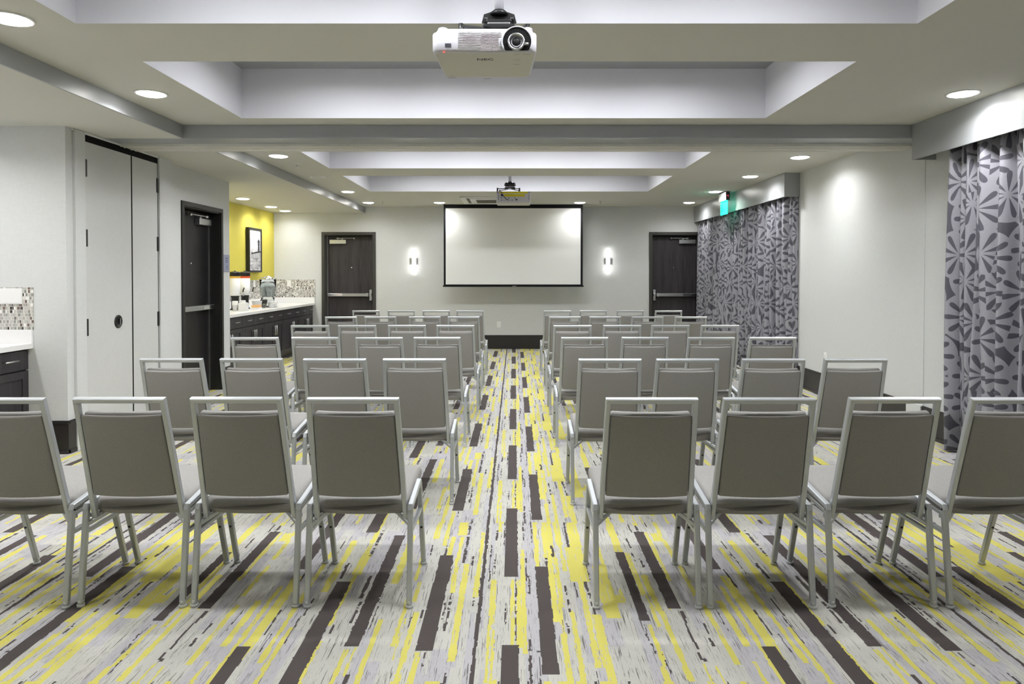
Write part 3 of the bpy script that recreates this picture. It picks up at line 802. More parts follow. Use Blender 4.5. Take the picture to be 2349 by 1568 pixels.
# lens recess (cut flat below), ring, barrel, glass
rr = .0605
m = MB()
pts = []
for i in range(40):
    a = 2 * PI * i / 40; z = max(L.z + rr * math.sin(a), at(1186, 115.5, Y=YF).z)
    pts.append((L.x + rr * math.cos(a), YF - .0035, z))
m.poly(pts, (0, .006, 0)); m.build('lens_recess', M['gap'], pr)
m = MB(); m.lathe([(rr + .006, -.0025), (rr + .004, -.006), (rr, -.006), (rr - .001, -.0015)], (L.x, YF, L.z), 'Y', 40)
top = [v for v in m.b.verts if v.co.z < at(1186, 114, Y=YF).z]
bmesh.ops.delete(m.b, geom=top, context='VERTS'); m.build('lens_surround', M['lilac'], pr)
m = MB(); m.lathe([(.036, -.003), (.036, -.016), (.034, -.019), (.030, -.019), (.028, -.012), (.026, -.010)], (L.x - .003, YF, L.z - .003), 'Y', 36)
m.sweep([(L.x + .028, YF - .012, L.z - .012), (L.x + .048, YF - .010, L.z - .012)], .011, .011, None, None, 10)
lr = m.build('lens_ring', M['steel'], pr)
m = MB(); m.lathe([(.027, -.0105), (.021, -.012), (.020, -.009)], (L.x - .003, YF, L.z - .003), 'Y', 32); m.build('barrel', M['greyp'], lr)
m = MB(); m.lathe([(.0195, -.0095), (.013, -.013), (.006, -.0145), (.0005, -.015)], (L.x - .003, YF, L.z - .003), 'Y', 28); m.build('glass', M['blackp'], lr)
s = 6.525
def pf(cx, cy, y=YF): return at(940 + cx / s, cy / s, Y=y)
m = MB()
for k in range(12):
    a = pf(720, 478 + k * 24.5); b = pf(1375, 478 + k * 24.5); m.box(a.x, min(b.x, L.x - rr * 1.02) if False else b.x - (.012 if 3 < k < 9 else 0), YF - .0012, YF + .001, a.z - .0006, a.z + .0006)
m.build('groove', M['faint'], bd)
m = MB()
for k in range(8):
    y = 531 + k * 22; n_ = (5, 7, 9, 9, 9, 9, 7, 5)[k]
    for i in range(n_):
        q = pf(892 + (i - (n_ - 1) / 2) * 22, y); m.box(q.x - .0016, q.x + .0016, YF - .0016, YF + .001, q.z - .0016, q.z + .0016)
m.build('speaker_grille', M['vent'], bd)
m = MB()
for k in range(12):
    for i in range(3):
        a = pf(1060 + i * 91, 510 + k * 22); m.box(a.x, a.x + .0215, YF - .0016, YF + .001, a.z - .0016, a.z + .0016)
m.build('air_vent', M['vent'], bd)
a = pf(527, 706); b = pf(617, 651); m = MB(); m.box(a.x, b.x, YF - .0016, YF + .001, a.z, b.z); m.build('sensor_window', M['ink'], bd)
m = MB(); q = pf(512, 782); m.box(q.x - .003, q.x + .003, YF - .001, YF + .003, q.z - .001, q.z + .001); m.build('status_light', M['red'], bd)
def pu(cx, cy): return at(940 + cx / s, cy / s, Z=zb)
q = pu(1130, 888)
m = MB(); m.text('NEC', .058, (q.x, q.y, zb - .0004), (1, 0, 0), (0, -1, 0), .0012, .0003, 1.0)
xs = [v.co.x for v in m.b.verts]; ysv = [v.co.y for v in m.b.verts]; wx = max(xs) - min(xs); hy = max(ysv) - min(ysv)
W_ = pu(1252, 888).x - pu(1008, 888).x; H_ = abs(pu(1130, 902).y - pu(1130, 873).y)
mx_, my_ = (max(xs) + min(xs)) / 2, (max(ysv) + min(ysv)) / 2
for v in m.b.verts: v.co.x = q.x + (v.co.x - mx_) * W_ / wx; v.co.y = q.y + (v.co.y - my_) * H_ / hy
m.build('lettering', M['ink'], bd)
m = MB()
for cx, cy, w in ((1600, 812, .022), (1745, 812, .03), (1598, 897, .03), (1598, 962, .03), (615, 1140, .035), (630, 1165, .04), (1160, 1178, .036)):
    q = pu(cx, cy); m.box(q.x - w / 2, q.x + w / 2, q.y - .0025, q.y + .0025, zb - .0006, zb + .0005)
m.build('marking', M['faint'], bd)
m = MB()
for cx in (478, 1765):
    q = pf(cx, 380); m.lathe([(.022, -.012), (.022, .008), (.019, .011), (.001, .011)], (q.x, YF + .05, zt), 'Z', 20)
m.build('foot', M['greyp'], pr)
mp_ = at(1145, 50, Y=3.10)
mount(pr, mp_.x, 3.10, ZT, zt, M['blackp'])

# far projector, connector side towards the camera
Y2 = 8.93
b0 = at(1138.5, 465, Y=Y2); b1 = at(1217.5, 465, Y=Y2); z2 = at(1178, 438.5, Y=Y2).z
p2 = thing('projector', 'white projector seen from behind, yellow labels over its sockets, facing the screen', 'projector', ((b0.x + b1.x) / 2, Y2 + .18, z2), 'ceiling projectors')
m = MB(); body_mesh(m, b0.x, b1.x, Y2, Y2 + .37, b0.z, z2, .02, .0); b2 = m.build('case', [M['lilac'], M['under']], p2)
def p2f(cx, cy): return at(1020 + cx / 7.34, 380 + cy / 7.34, Y=Y2)
def face(name, mat, rects, d=.002):
    m = MB()
    for x0, y0, x1, y1 in rects:
        a = p2f(x0, y1); b = p2f(x1, y0); m.box(a.x, b.x, Y2 - d, Y2 + .012, a.z, b.z)
    return m.build(name, mat, b2)
face('warning_label', M['yel'], [(920, 436, 1400, 466), (1005, 480, 1350, 518)])
face('socket', M['blackp'], [(945, 478, 985, 512), (945, 536, 970, 544), (1065, 536, 1092, 546), (1180, 534, 1195, 548), (1193, 562, 1226, 580), (945, 573, 970, 581),
                             (992, 578, 1010, 584), (1030, 578, 1042, 584), (1066, 572, 1082, 584), (1130, 571, 1146, 583), (1100, 572, 1108, 582), (1000, 538, 1006, 543),
                             (1118, 538, 1122, 543), (1136, 538, 1140, 543), (1156, 538, 1160, 543)], .0025)
face('side_vent', M['greyp'], [(898, 480, 912, 575), (1412, 480, 1426, 575)])
face('corner_cap', M['greyp'], [(876, 434, 920, 466), (1400, 434, 1442, 466)], .003)
cb = [p2f(955, 405), p2f(950, 440), p2f(985, 500), p2f(1030, 560), p2f(1075, 578)]
m = MB(); m.tube([(v.x, Y2 - .02 + (.05 if i == 0 else 0), v.z) for i, v in enumerate(cb)], .0045, 8); m.build('cable', M['blackp'], p2)
mq = at(1170, 430, Y=Y2 + .15)
mount(p2, mq.x, Y2 + .15, ZT, z2, M['blackp'])

# ---------------------------------------------------------------- pelmets, curtains, exit sign
PXF = 3.365; PZ = 2.372
def pelmet(y0, y1, label):
    t = thing('pelmet', label, 'pelmet', (PXF, (y0 + y1) / 2, PZ), 'grey box pelmets over the curtains')
    m = MB(); m.box(PXF, PXF + .018, y0, y1, PZ, ZC - .001); m.build('front_board', M['grey'], t)
    for a, b in ((y0, y0 + .018), (y1 - .018, y1)):
        m = MB(); m.box(PXF + .018, XR, a, b, PZ, ZC - .001); m.build('end_board', M['grey'], t)
pelmet(-.5, BM0 - .002, 'long grey box pelmet over the nearer curtain at the right edge')
pelmet(8.54, YB, 'grey box pelmet over the far curtain, lit by scallops and the exit sign')

def curtain(y0, y1, label, ret, seed):
    rg = random.Random(seed)
    path = []; u = 0.0
    step = .006; n = int((y1 - y0) / step)
    ph = 0.0; amp = .03; fold = []
    y = y0
    xs = 3.470
    # pleat phase advances unevenly so folds differ in width
    per = .13
    pts = []
    for i in range(n + 1):
        y = y0 + (y1 - y0) * i / n
        if i % 17 == 0: per = rg.uniform(.075, .145) * (.8 if ret == 'near' else 1)
        ph += 2 * PI * step / per
        pts.append((y, ph))
    if ret == 'near':
        head = [(XR - .004 - k * .012, y0 - .012 + .006 * math.sin(k)) for k in range(7)]
    else: head = []
    Zs = [PZ + .16, PZ - .05, 2.1, 1.7, 1.25, .8, .4, .012]
    rows = []
    for z in Zs:
        k = (PZ + .16 - z) / 2.5
        am = (.050 + .020 * min(1, k * 1.8)) * (1.2 if ret == 'near' else 1)
        row = [(x, y, z) for x, y in head]
        for y, p in pts:
            w = 1.0 - 2.0 * abs(math.sin(p / 2 + .25 * math.sin(z * 1.7 + p * .11))) ** 1.25 * (.8 + .25 * math.sin(p * .61 + .5 * z)) + .55 * math.sin(p * .23 + .6 * math.sin(z * .9))
            row.append((min(3.552, max(3.389, xs + am * w * .85)), y + .014 * math.sin(p * .5 + z * 1.3) * k, z))
        if ret == 'far':
            row += [(xs + .012 * j, y1 + .01 + .005 * math.sin(j), z) for j in range(1, 7)]
        rows.append(row)
    # cloth length along the middle row gives the printed pattern its coordinates
    us = [0.0]; R = rows[4]
    for a, b in zip(R, R[1:]): us.append(us[-1] + math.dist(a[:2], b[:2]))
    me = bpy.data.meshes.new('curtain'); nv = len(R); V = [Vector(p) for r in rows for p in r]
    org = Vector((xs, (y0 + y1) / 2, 0)); Fc = []; UV = []
    for j in range(len(rows) - 1):
        for i in range(nv - 1):
            Fc.append((j * nv + i, (j + 1) * nv + i, (j + 1) * nv + i + 1, j * nv + i + 1))
            UV += [(us[i], Zs[j]), (us[i], Zs[j + 1]), (us[i + 1], Zs[j + 1]), (us[i + 1], Zs[j])]
    me.from_pydata([v - org for v in V], [], Fc)
    uvl = me.uv_layers.new(name='cloth')
    uvl.data.foreach_set('uv', [c for p in UV for c in p])
    me.polygons.foreach_set('use_smooth', [True] * len(Fc)); me.materials.append(M['curtain'])
    o = bpy.data.objects.new('curtain', me); COL.objects.link(o); o.location = org
    so = o.modifiers.new('cloth_thickness', 'SOLIDIFY'); so.thickness = .0025
    tag(o, label, 'curtain', 'grey floral curtains')
curtain(.9, 5.44, 'long grey curtain with dark petal print at the right edge, beside the nearest chairs', 'far', 5)
curtain(8.58, 12.80, 'long grey curtain with dark petal print by the far right door', 'near', 9)

q = at(1664, 440, Z=ZC); ex = 3.245
ya, yb = 10.42, 10.78
t = thing('exit_sign', 'green glowing exit sign hanging from the ceiling before the far pelmet', 'exit sign', (ex, 10.6, ZC))
m = MB(); m.box(ex - .045, ex + .045, ya + .03, yb - .03, ZC - .012, ZC, .002); m.build('canopy', M['ink'], t)
m = MB(); m.box(ex - .032, ex + .022, ya - .01, yb + .01, ZC - .135, ZC - .012, .004); hs = m.build('housing', M['white'], t)
m = MB(); m.box(ex - .034, ex + .026, ya - .016, ya - .009, ZC - .138, ZC - .010, .002); m.build('end_cap', M['ink'], hs)
m = MB(); m.lathe([(.008, -.004), (.006, -.007), (.0005, -.008)], (ex - .004, ya - .014, ZC - .07), 'Y', 14); m.build('indicator', M['red'], hs)
m = MB(); m.box(ex - .005, ex + .003, ya + .006, yb - .006, ZC - .345, ZC - .135, .001); pn = m.build('panel', M['exitg'], t)
m = MB(); m.text('EXIT', .165, (ex - .0062, 10.6, ZC - .242), (0, -1, 0), (0, 0, 1), .004, .0008, .82)
m.box(ex - .0058, ex - .0048, ya + .02, yb - .02, ZC - .152, ZC - .147); m.box(ex - .0058, ex - .0048, ya + .02, yb - .02, ZC - .338, ZC - .333)
m.build('lettering', M['exitd'], pn)

# ---------------------------------------------------------------- outlets and plates
def plate(name, c, axis, w, h, label, cat, group=None, holes=True):
    """axis: outward normal 'x-','x+','y-'"""
    t = thing(name, label, cat, c, group)
    def bx(m, u0, u1, v0, v1, d0, d1, bev=0.0):
        if axis == 'y-': m.box(c[0] + u0, c[0] + u1, c[1] - d1, c[1] - d0, c[2] + v0, c[2] + v1, bev)
        elif axis == 'x-': m.box(c[0] - d1, c[0] - d0, c[1] + u0, c[1] + u1, c[2] + v0, c[2] + v1, bev)
        else: m.box(c[0] + d0, c[0] + d1, c[1] + u0, c[1] + u1, c[2] + v0, c[2] + v1, bev)
        return m
    bx(MB(), -w / 2, w / 2, -h / 2, h / 2, 0, .007, .002).build('cover_plate', M['white'], t)
    if holes:
        for s_ in (-1, 1):
            m = bx(MB(), -.017, .017, s_ * .024 - .014, s_ * .024 + .014, .006, .0085, .002); o = m.build('socket', M['paper'], t)
            m = MB(); bx(m, -.008, -.005, s_ * .024 - .004, s_ * .024 + .006, .008, .0088); bx(m, .005, .008, s_ * .024 - .004, s_ * .024 + .005, .008, .0088)
            bx(m, -.002, .002, s_ * .024 - .010, s_ * .024 - .006, .008, .0088); m.build('slot', M['ink'], o)
    return t
G = 'white wall outlets'
q = at(1144.5, 744, Y=YB); plate('wall_outlet', (q.x, YB, q.z), 'y-', .074, .118, 'white wall outlet low on the far wall below the screen', 'outlet', G)
plate('wall_outlet', (XR, 7.80, .45), 'x-', .074, .118, 'white wall outlet low on the right wall, behind a second-row chair', 'outlet', G)
q = at(663.5, 649.3, Y=YB); plate('wall_outlet', (q.x, YB - .008, q.z), 'y-', .074, .118, 'white outlet in the far wall mosaic, right of the drink dispenser', 'outlet', G)
q = at(583, 650, X=XA + .008); plate('wall_outlet', (XA + .008, q.y, q.z), 'x+', .074, .118, 'white outlet in the side mosaic between coffee urns and drink dispenser', 'outlet', G)

# ---------------------------------------------------------------- counters, cabinets, mosaic
CT = .866; CF = -3.765; CB = -3.80
def mosaic_panel(x0, x1, y0, y1, mat, label):
    m = MB(); m.box(x0, x1, y0, y1, .972, 1.302)
    tag(m.build('mosaic_backsplash', mat), label, 'backsplash', 'mosaic backsplashes')
mosaic_panel(XA + .008, CF + .01, YB - .008, YB, M['mosx'], 'mosaic tile strip on the cream far wall beside the left door')
mosaic_panel(XA, XA + .008, YE, YB, M['mosy'], 'mosaic tile strip along the yellow alcove wall')
mosaic_panel(XA + .008, CF + .005, YW - .008, YW, M['mosx'], 'mosaic tile strip at the left edge behind the near counter')
mosaic_panel(XA, XA + .008, YN, YW, M['mosy'], 'mosaic tile strip on the near alcove side wall')
q = at(26, 679, Y=YW - .008); qa = at(52, 661, Y=YW - .008); qb = at(52, 697, Y=YW - .008)
t = thing('notice_panel', 'blank white panel with a line of tiny print, on the mosaic at the left edge', 'notice', (qa.x - .18, YW - .008, (qa.z + qb.z) / 2))
m = MB(); m.box(qa.x - .36, qa.x, YW - .022, YW - .008, qb.z, qa.z, .002); pnl = m.build('board', M['white'], t)
m = MB()
rg = random.Random(2); x = qa.x - .34
while x < qa.x - .02:
    w = rg.uniform(.004, .014); m.box(x, x + w, YW - .0226, YW - .0218, qb.z + .006, qb.z + .0085); x += w + .004
m.build('print', M['faint'], pnl)

def countertop(y0, y1, far_end, label):
    t = thing('countertop', label, 'countertop', ((XA + CF) / 2, (y0 + y1) / 2, CT))
    m = MB(); m.box(XA, CF, y0, y1 - .0, CT - .04, CT, .002); m.build('slab', M['quartz'], t)
    m = MB(); m.box(XA, XA + .02, y0, y1, CT, .972, .002); m.box(XA + .02, CF, y1 - .02, y1, CT, .972, .002); m.build('upstand', M['quartz'], t)
countertop(YE, YB, True, 'long white countertop in the yellow alcove, holding the coffee urns')
countertop(YN, YW, True, 'white countertop at the left edge below the mosaic strip')

def cabinet(y0, label, w=.85):
    y1 = y0 + w; z0, z1 = .10, CT - .04
    t = thing('base_cabinet', label, 'cabinet', ((XA + CB) / 2, (y0 + y1) / 2, 0), 'dark base cabinets under the counters')
    m = MB(); m.box(XA + .002, CB - .021, y0 + .0005, y1 - .0005, z0, z1 - .001); m.box(XA + .03, CB - .08, y0 + .0005, y1 - .0005, 0, z0); m.build('body', M['cab'], t)
    h = w / 2
    for k in range(2):
        a, b = y0 + k * h + .0025, y0 + (k + 1) * h - .0025; c = (a + b) / 2
        m = MB(); m.box(CB - .021, CB, a, b, .665, z1 - .012, .002); d = m.build('drawer', M['cab'], t)
        m = MB(); zc = .745; m.cyl((CB + .03, c - .07, zc), (CB + .03, c + .07, zc), .006)
        for s_ in (-.05, .05): m.cyl((CB - .001, c + s_, zc), (CB + .03, c + s_, zc), .004)
        m.build('handle', M['steel'], d)
        m = MB(); zA, zB = z0 + .006, .655; st = .06
        m.box(CB - .021, CB - .010, a + st, b - st, zA + st, zB - st)
        for q_ in ((a, a + st, zA, zB), (b - st, b, zA, zB), (a + st, b - st, zA, zA + st), (a + st, b - st, zB - st, zB)): m.box(CB - .021, CB, q_[0], q_[1], q_[2], q_[3], .0015)
        d = m.build('door', M['cab'], t)
        hy = b - .032 if k == 0 else a + .032
        m = MB(); m.cyl((CB + .03, hy, .44), (CB + .03, hy, .60), .006)
        for s_ in (.46, .58): m.cyl((CB - .001, hy, s_), (CB + .03, hy, s_), .004)
        m.build('handle', M['steel'], d)
cabinet(8.65, 'dark base cabinet beside the side door wall, first of the alcove row')
cabinet(9.50, 'dark base cabinet in the alcove, second from the side door wall')
cabinet(10.35, 'dark base cabinet in the middle of the alcove row')
cabinet(11.20, 'dark base cabinet in the alcove, second from the far wall')
cabinet(12.05, 'dark base cabinet against the far wall by the left door', .79)
cabinet(4.475, 'dark base cabinet at the left edge of the photo')
cabinet(3.62, 'dark base cabinet behind the left edge, nearer the camera')

# ---------------------------------------------------------------- picture on the yellow wall
y0, y1, z0, z1 = 11.50, 12.08, 1.437, 2.197; xf = XA + .06
t = thing('framed_picture', 'black framed black-and-white pier picture on the yellow wall', 'picture', (XA, (y0 + y1) / 2, (z0 + z1) / 2))
m = MB(); fw = .034
for a in ((y0, y0 + fw, z0, z1), (y1 - fw, y1, z0, z1), (y0 + fw, y1 - fw, z0, z0 + fw), (y0 + fw, y1 - fw, z1 - fw, z1)): m.box(XA, xf, a[0], a[1], a[2], a[3])
m.build('frame', M['blackp'], t)
ORG_print = Vector((XA, (y0 + y1) / 2, z0))
pxl = xf - .012
m = MB(); m.box(XA + .002, pxl, y0 + fw, y1 - fw, z0 + fw, z1 - fw); o = m.build('print', M['photo'], t)
for v in o.data.vertices: v.co.z += (z1 - z0) / 2
o.location.z = -(z1 - z0) / 2
def py(u, v): return (pxl + .0012, y0 + fw + u * (y1 - y0 - 2 * fw), z0 + fw + v * (z1 - z0 - 2 * fw))
m = MB()
def sh(pts): m.poly([py(*p_) for p_ in pts], (-.0008, 0, 0))
sh([(.74, .46), (.90, .46), (.88, .62), (.91, .66), (.88, .68), (.93, .72), (.82, .79), (.71, .72), (.76, .68), (.73, .66), (.76, .62)])
sh([(.16, .395), (.62, .43), (1.0, .455), (1.0, .485), (.62, .47), (.16, .42)])
sh([(.16, .42), (.24, .42), (.22, .46), (.19, .46)])
for u in (.18, .24, .30, .37, .45, .54, .64, .75, .88): sh([(u, .30 - u * .12), (u + .018, .30 - u * .12), (u + .018, .44), (u, .44)])
m.build('pier', M['ink'], o).location.z = (z1 - z0) / 2
KO = o

# room sign by the side door
a = at(511.5, 584, X=XD); b = at(527, 621.5, X=XD)
t = thing('room_sign', 'small lilac grey room sign on the wall beside the side door', 'sign', (XD, 8.46, 1.54))
m = MB(); m.box(XD, XD + .008, 8.375, 8.555, 1.435, 1.645, .002); sg = m.build('plaque', M['sign'], t)
m = MB()
for z, w in ((1.60, .085), (1.575, .07), (1.552, .06)): m.box(XD + .0078, XD + .0088, 8.465 - w / 2, 8.465 + w / 2, z - .006, z + .006)
m.lathe([(.008, .0078), (.008, .0088), (.0005, .0088)], (XD, 8.47, 1.505), 'X', 12); m.box(XD + .0078, XD + .0088, 8.462, 8.478, 1.465, 1.495)
m.build('lettering', M['signink'], sg)

# ---------------------------------------------------------------- things on the alcove counter
def urn(x, y, band, label):
    t = thing('coffee_urn', label, 'coffee urn', (x, y, CT), 'coffee urns on the alcove counter')
    c = (x, y, CT)
    m = MB(); m.lathe([(.075, 0), (.078, .006), (.07, .016), (.055, .03), (.055, .19), (.066, .215), (.001, .216)], c, 'Z', 28); m.build('pedestal', M['blackp'], t)
    m = MB(); m.lathe([(.001, .213), (.072, .214), (.075, .222), (.075, .485), (.001, .486)], c, 'Z', 32); m.build('body', M['paper'], t)
    m = MB(); m.lathe([(.0755, .478), (.0765, .48), (.0765, .508), (.0755, .51), (.001, .51)], c, 'Z', 32); m.build('band', band, t)
    m = MB(); m.lathe([(.078, .508), (.08, .514), (.078, .55), (.079, .556), (.072, .572), (.03, .58), (.001, .58)], c, 'Z', 32)
    m.cyl((x, y, CT + .575), (x, y, CT + .592), .014); m.build('lid', M['blackp'], t)
    m = MB(); fxp = x + .07
    m.cyl((fxp, y, CT + .25), (fxp + .05, y, CT + .25), .012); m.cyl((fxp + .05, y, CT + .265), (fxp + .05, y, CT + .215), .011); tp = m.build('tap', M['chrome'], t)
    m = MB(); m.sweep([(fxp + .05, y, CT + .26), (fxp + .052, y, CT + .30), (fxp + .068, y, CT + .335)], .016, .010, (0, 1, 0), .002); m.build('lever', M['blackp'], tp)
    return t
urn(-4.21, 10.27, M['amber'], 'white coffee urn with an amber band, half hidden by the wall corner')
urn(-4.20, 10.62, M['orange'], 'white coffee urn with an orange band and black pedestal on the counter')
dx_, dy_ = -4.06, 11.22
t = thing('drink_dispenser', 'clear glass drink dispenser with a metal lid and tap on the counter', 'drink dispenser', (dx_, dy_, CT)); c = (dx_, dy_, CT)
m = MB(); m.lathe([(.12, 0), (.122, .008), (.105, .02), (.098, .10), (.105, .155), (.099, .155), (.092, .10), (.099, .024), (.112, .014), (.001, .012)], c, 'Z', 36); m.build('stand', M['glass'], t)
m = MB(); m.lathe([(.001, .158), (.10, .16), (.118, .175), (.126, .30), (.132, .455), (.128, .455), (.122, .30), (.113, .18), (.001, .168)], c, 'Z', 36); m.build('jar', M['glass'], t)
m = MB(); m.lathe([(.001, .1685), (.112, .181), (.1205, .30), (.1235, .37), (.001, .37)], c, 'Z', 36); m.build('water', M['water'], t)
m = MB(); m.lathe([(.134, .452), (.138, .458), (.13, .47), (.09, .485), (.05, .498), (.04, .51), (.001, .512)], c, 'Z', 36); m.build('lid', M['chrome'], t)
m = MB(); m.cyl((dx_ + .112, dy_, CT + .195), (dx_ + .165, dy_, CT + .195), .009); m.cyl((dx_ + .155, dy_, CT + .225), (dx_ + .155, dy_, CT + .165), .009); m.build('tap', M['chrome'], t)
def cup(x, y, label, n=5):
    m = MB(); pr_ = [(.028, 0), (.031, .001)]
    z = 0
    pr_ = [(.001, 0), (.028, 0), (.040, .09)]
    for i in range(n): pr_ += [(.042, .09 + i * .012), (.042, .097 + i * .012), (.0395, .098 + i * .012)]
    pr_ += [(.036, .088 + n * .012), (.027, .02 + n * .012), (.001, .02 + n * .012)]
    m.lathe(pr_, (x, y, CT), 'Z', 24)
    tag(m.build('paper_cup_stack', M['paper'], None, (x, y, CT)), label, 'cups', 'stacked paper cups')
cup(-4.08, 9.95, 'stack of white paper cups at the wall corner, left of the other stack')
cup(-4.06, 10.18, 'stack of white paper cups in front of the coffee urns')
m = MB(); x, y = -3.97, 9.98
m.box(x - .055, x + .055, y - .055, y + .055, CT, CT + .012, .003)
for b in ((x - .055, x - .048, y - .055, y + .055), (x + .048, x + .055, y - .055, y + .055), (x - .048, x + .048, y - .055, y - .048), (x - .048, x + .048, y + .048, y + .055)): m.box(b[0], b[1], b[2], b[3], CT + .01, CT + .115, .002)
t = thing('napkin_box', 'white square napkin box at the counter edge before the cups', 'napkin holder', (x, y, CT)); m.build('box', M['white'], t)
m = MB()
for i in range(9): m.box(x - .045 + i * .0102, x - .045 + i * .0102 + .008, y - .045, y + .045, CT + .012, CT + .125)
m.build('napkins', M['paper'], t)
x, y = -3.96, 10.45
t = thing('tea_packet_tray', 'small white tray of orange and yellow tea packets on the counter edge', 'tray', (x, y, CT))
m = MB(); m.box(x - .05, x + .05, y - .11, y + .11, CT, CT + .03, .003); m.build('tray', M['white'], t)
m = MB()
for i in range(14): m.box(x - .04, x + .04, y - .10 + i * .0143, y - .10 + i * .0143 + .012, CT + .028, CT + .062 + (i % 3) * .003)
m.build('packets', M['packet'], t)
x, y = -4.10, 10.86
m = MB(); m.lathe([(.001, 0), (.05, 0), (.06, .004), (.085, .115), (.089, .118), (.084, .118), (.056, .01), (.001, .009)], (x, y, CT), 'Z', 32)
tag(m.build('white_bowl', M['white'], None, (x, y, CT)), 'white bowl between the orange banded urn and the black cone', 'bowl')
x, y = -4.01, 10.90
t = thing('stirrer_holder', 'clear tapered cup of black stirrers beside the white bowl', 'cup', (x, y, CT))
m = MB(); m.lathe([(.001, 0), (.032, 0), (.052, .12), (.049, .12), (.030, .006), (.001, .006)], (x, y, CT), 'Z', 24); m.build('cup', M['glass'], t)
m = MB(); m.lathe([(.0495, .07), (.056, .13), (.052, .132), (.001, .09)], (x, y, CT), 'Z', 20)
for i in range(10):
    a = i * .7; m.cyl((x + .015 * math.cos(a), y + .015 * math.sin(a), CT + .01), (x + .04 * math.cos(a), y + .04 * math.sin(a), CT + .145), .003, 6)
m.build('stirrers', M['blackp'], t)
x, y = -3.93, 11.06
t = thing('wire_rack', 'small wire rack of white lids in front of the drink dispenser', 'rack', (x, y, CT))
m = MB()
for yy in (-.08, 0, .08):
    m.tube([(x - .05, y + yy, CT + .004), (x + .05, y + yy, CT + .004)], .0025, 6)
    m.tube([(x + .05, y + yy - .03, CT + .004), (x + .05, y + yy - .03, CT + .07), (x + .05, y + yy, CT + .09), (x + .05, y + yy + .03, CT + .07), (x + .05, y + yy + .03, CT + .004)], .0025, 6)
m.tube([(x + .05, y - .11, CT + .004), (x + .05, y + .11, CT + .004)], .0025, 6); m.tube([(x - .05, y - .11, CT + .004), (x - .05, y + .11, CT + .004)], .0025, 6)
m.build('wire', M['chrome'], t)
m = MB()
for k in range(6): m.lathe([(.045, CT + .006 + k * .015), (.047, CT + .009 + k * .015), (.047, CT + .013 + k * .015), (.042, CT + .018 + k * .015), (.001, CT + .018 + k * .015)], (x - .005, y - .045, 0), 'Z', 20)
for k in range(6): m.lathe([(.045, CT + .006 + k * .015), (.047, CT + .009 + k * .015), (.047, CT + .013 + k * .015), (.042, CT + .018 + k * .015), (.001, CT + .018 + k * .015)], (x - .005, y + .052, 0), 'Z', 20)
m.build('lids', M['white'], t)

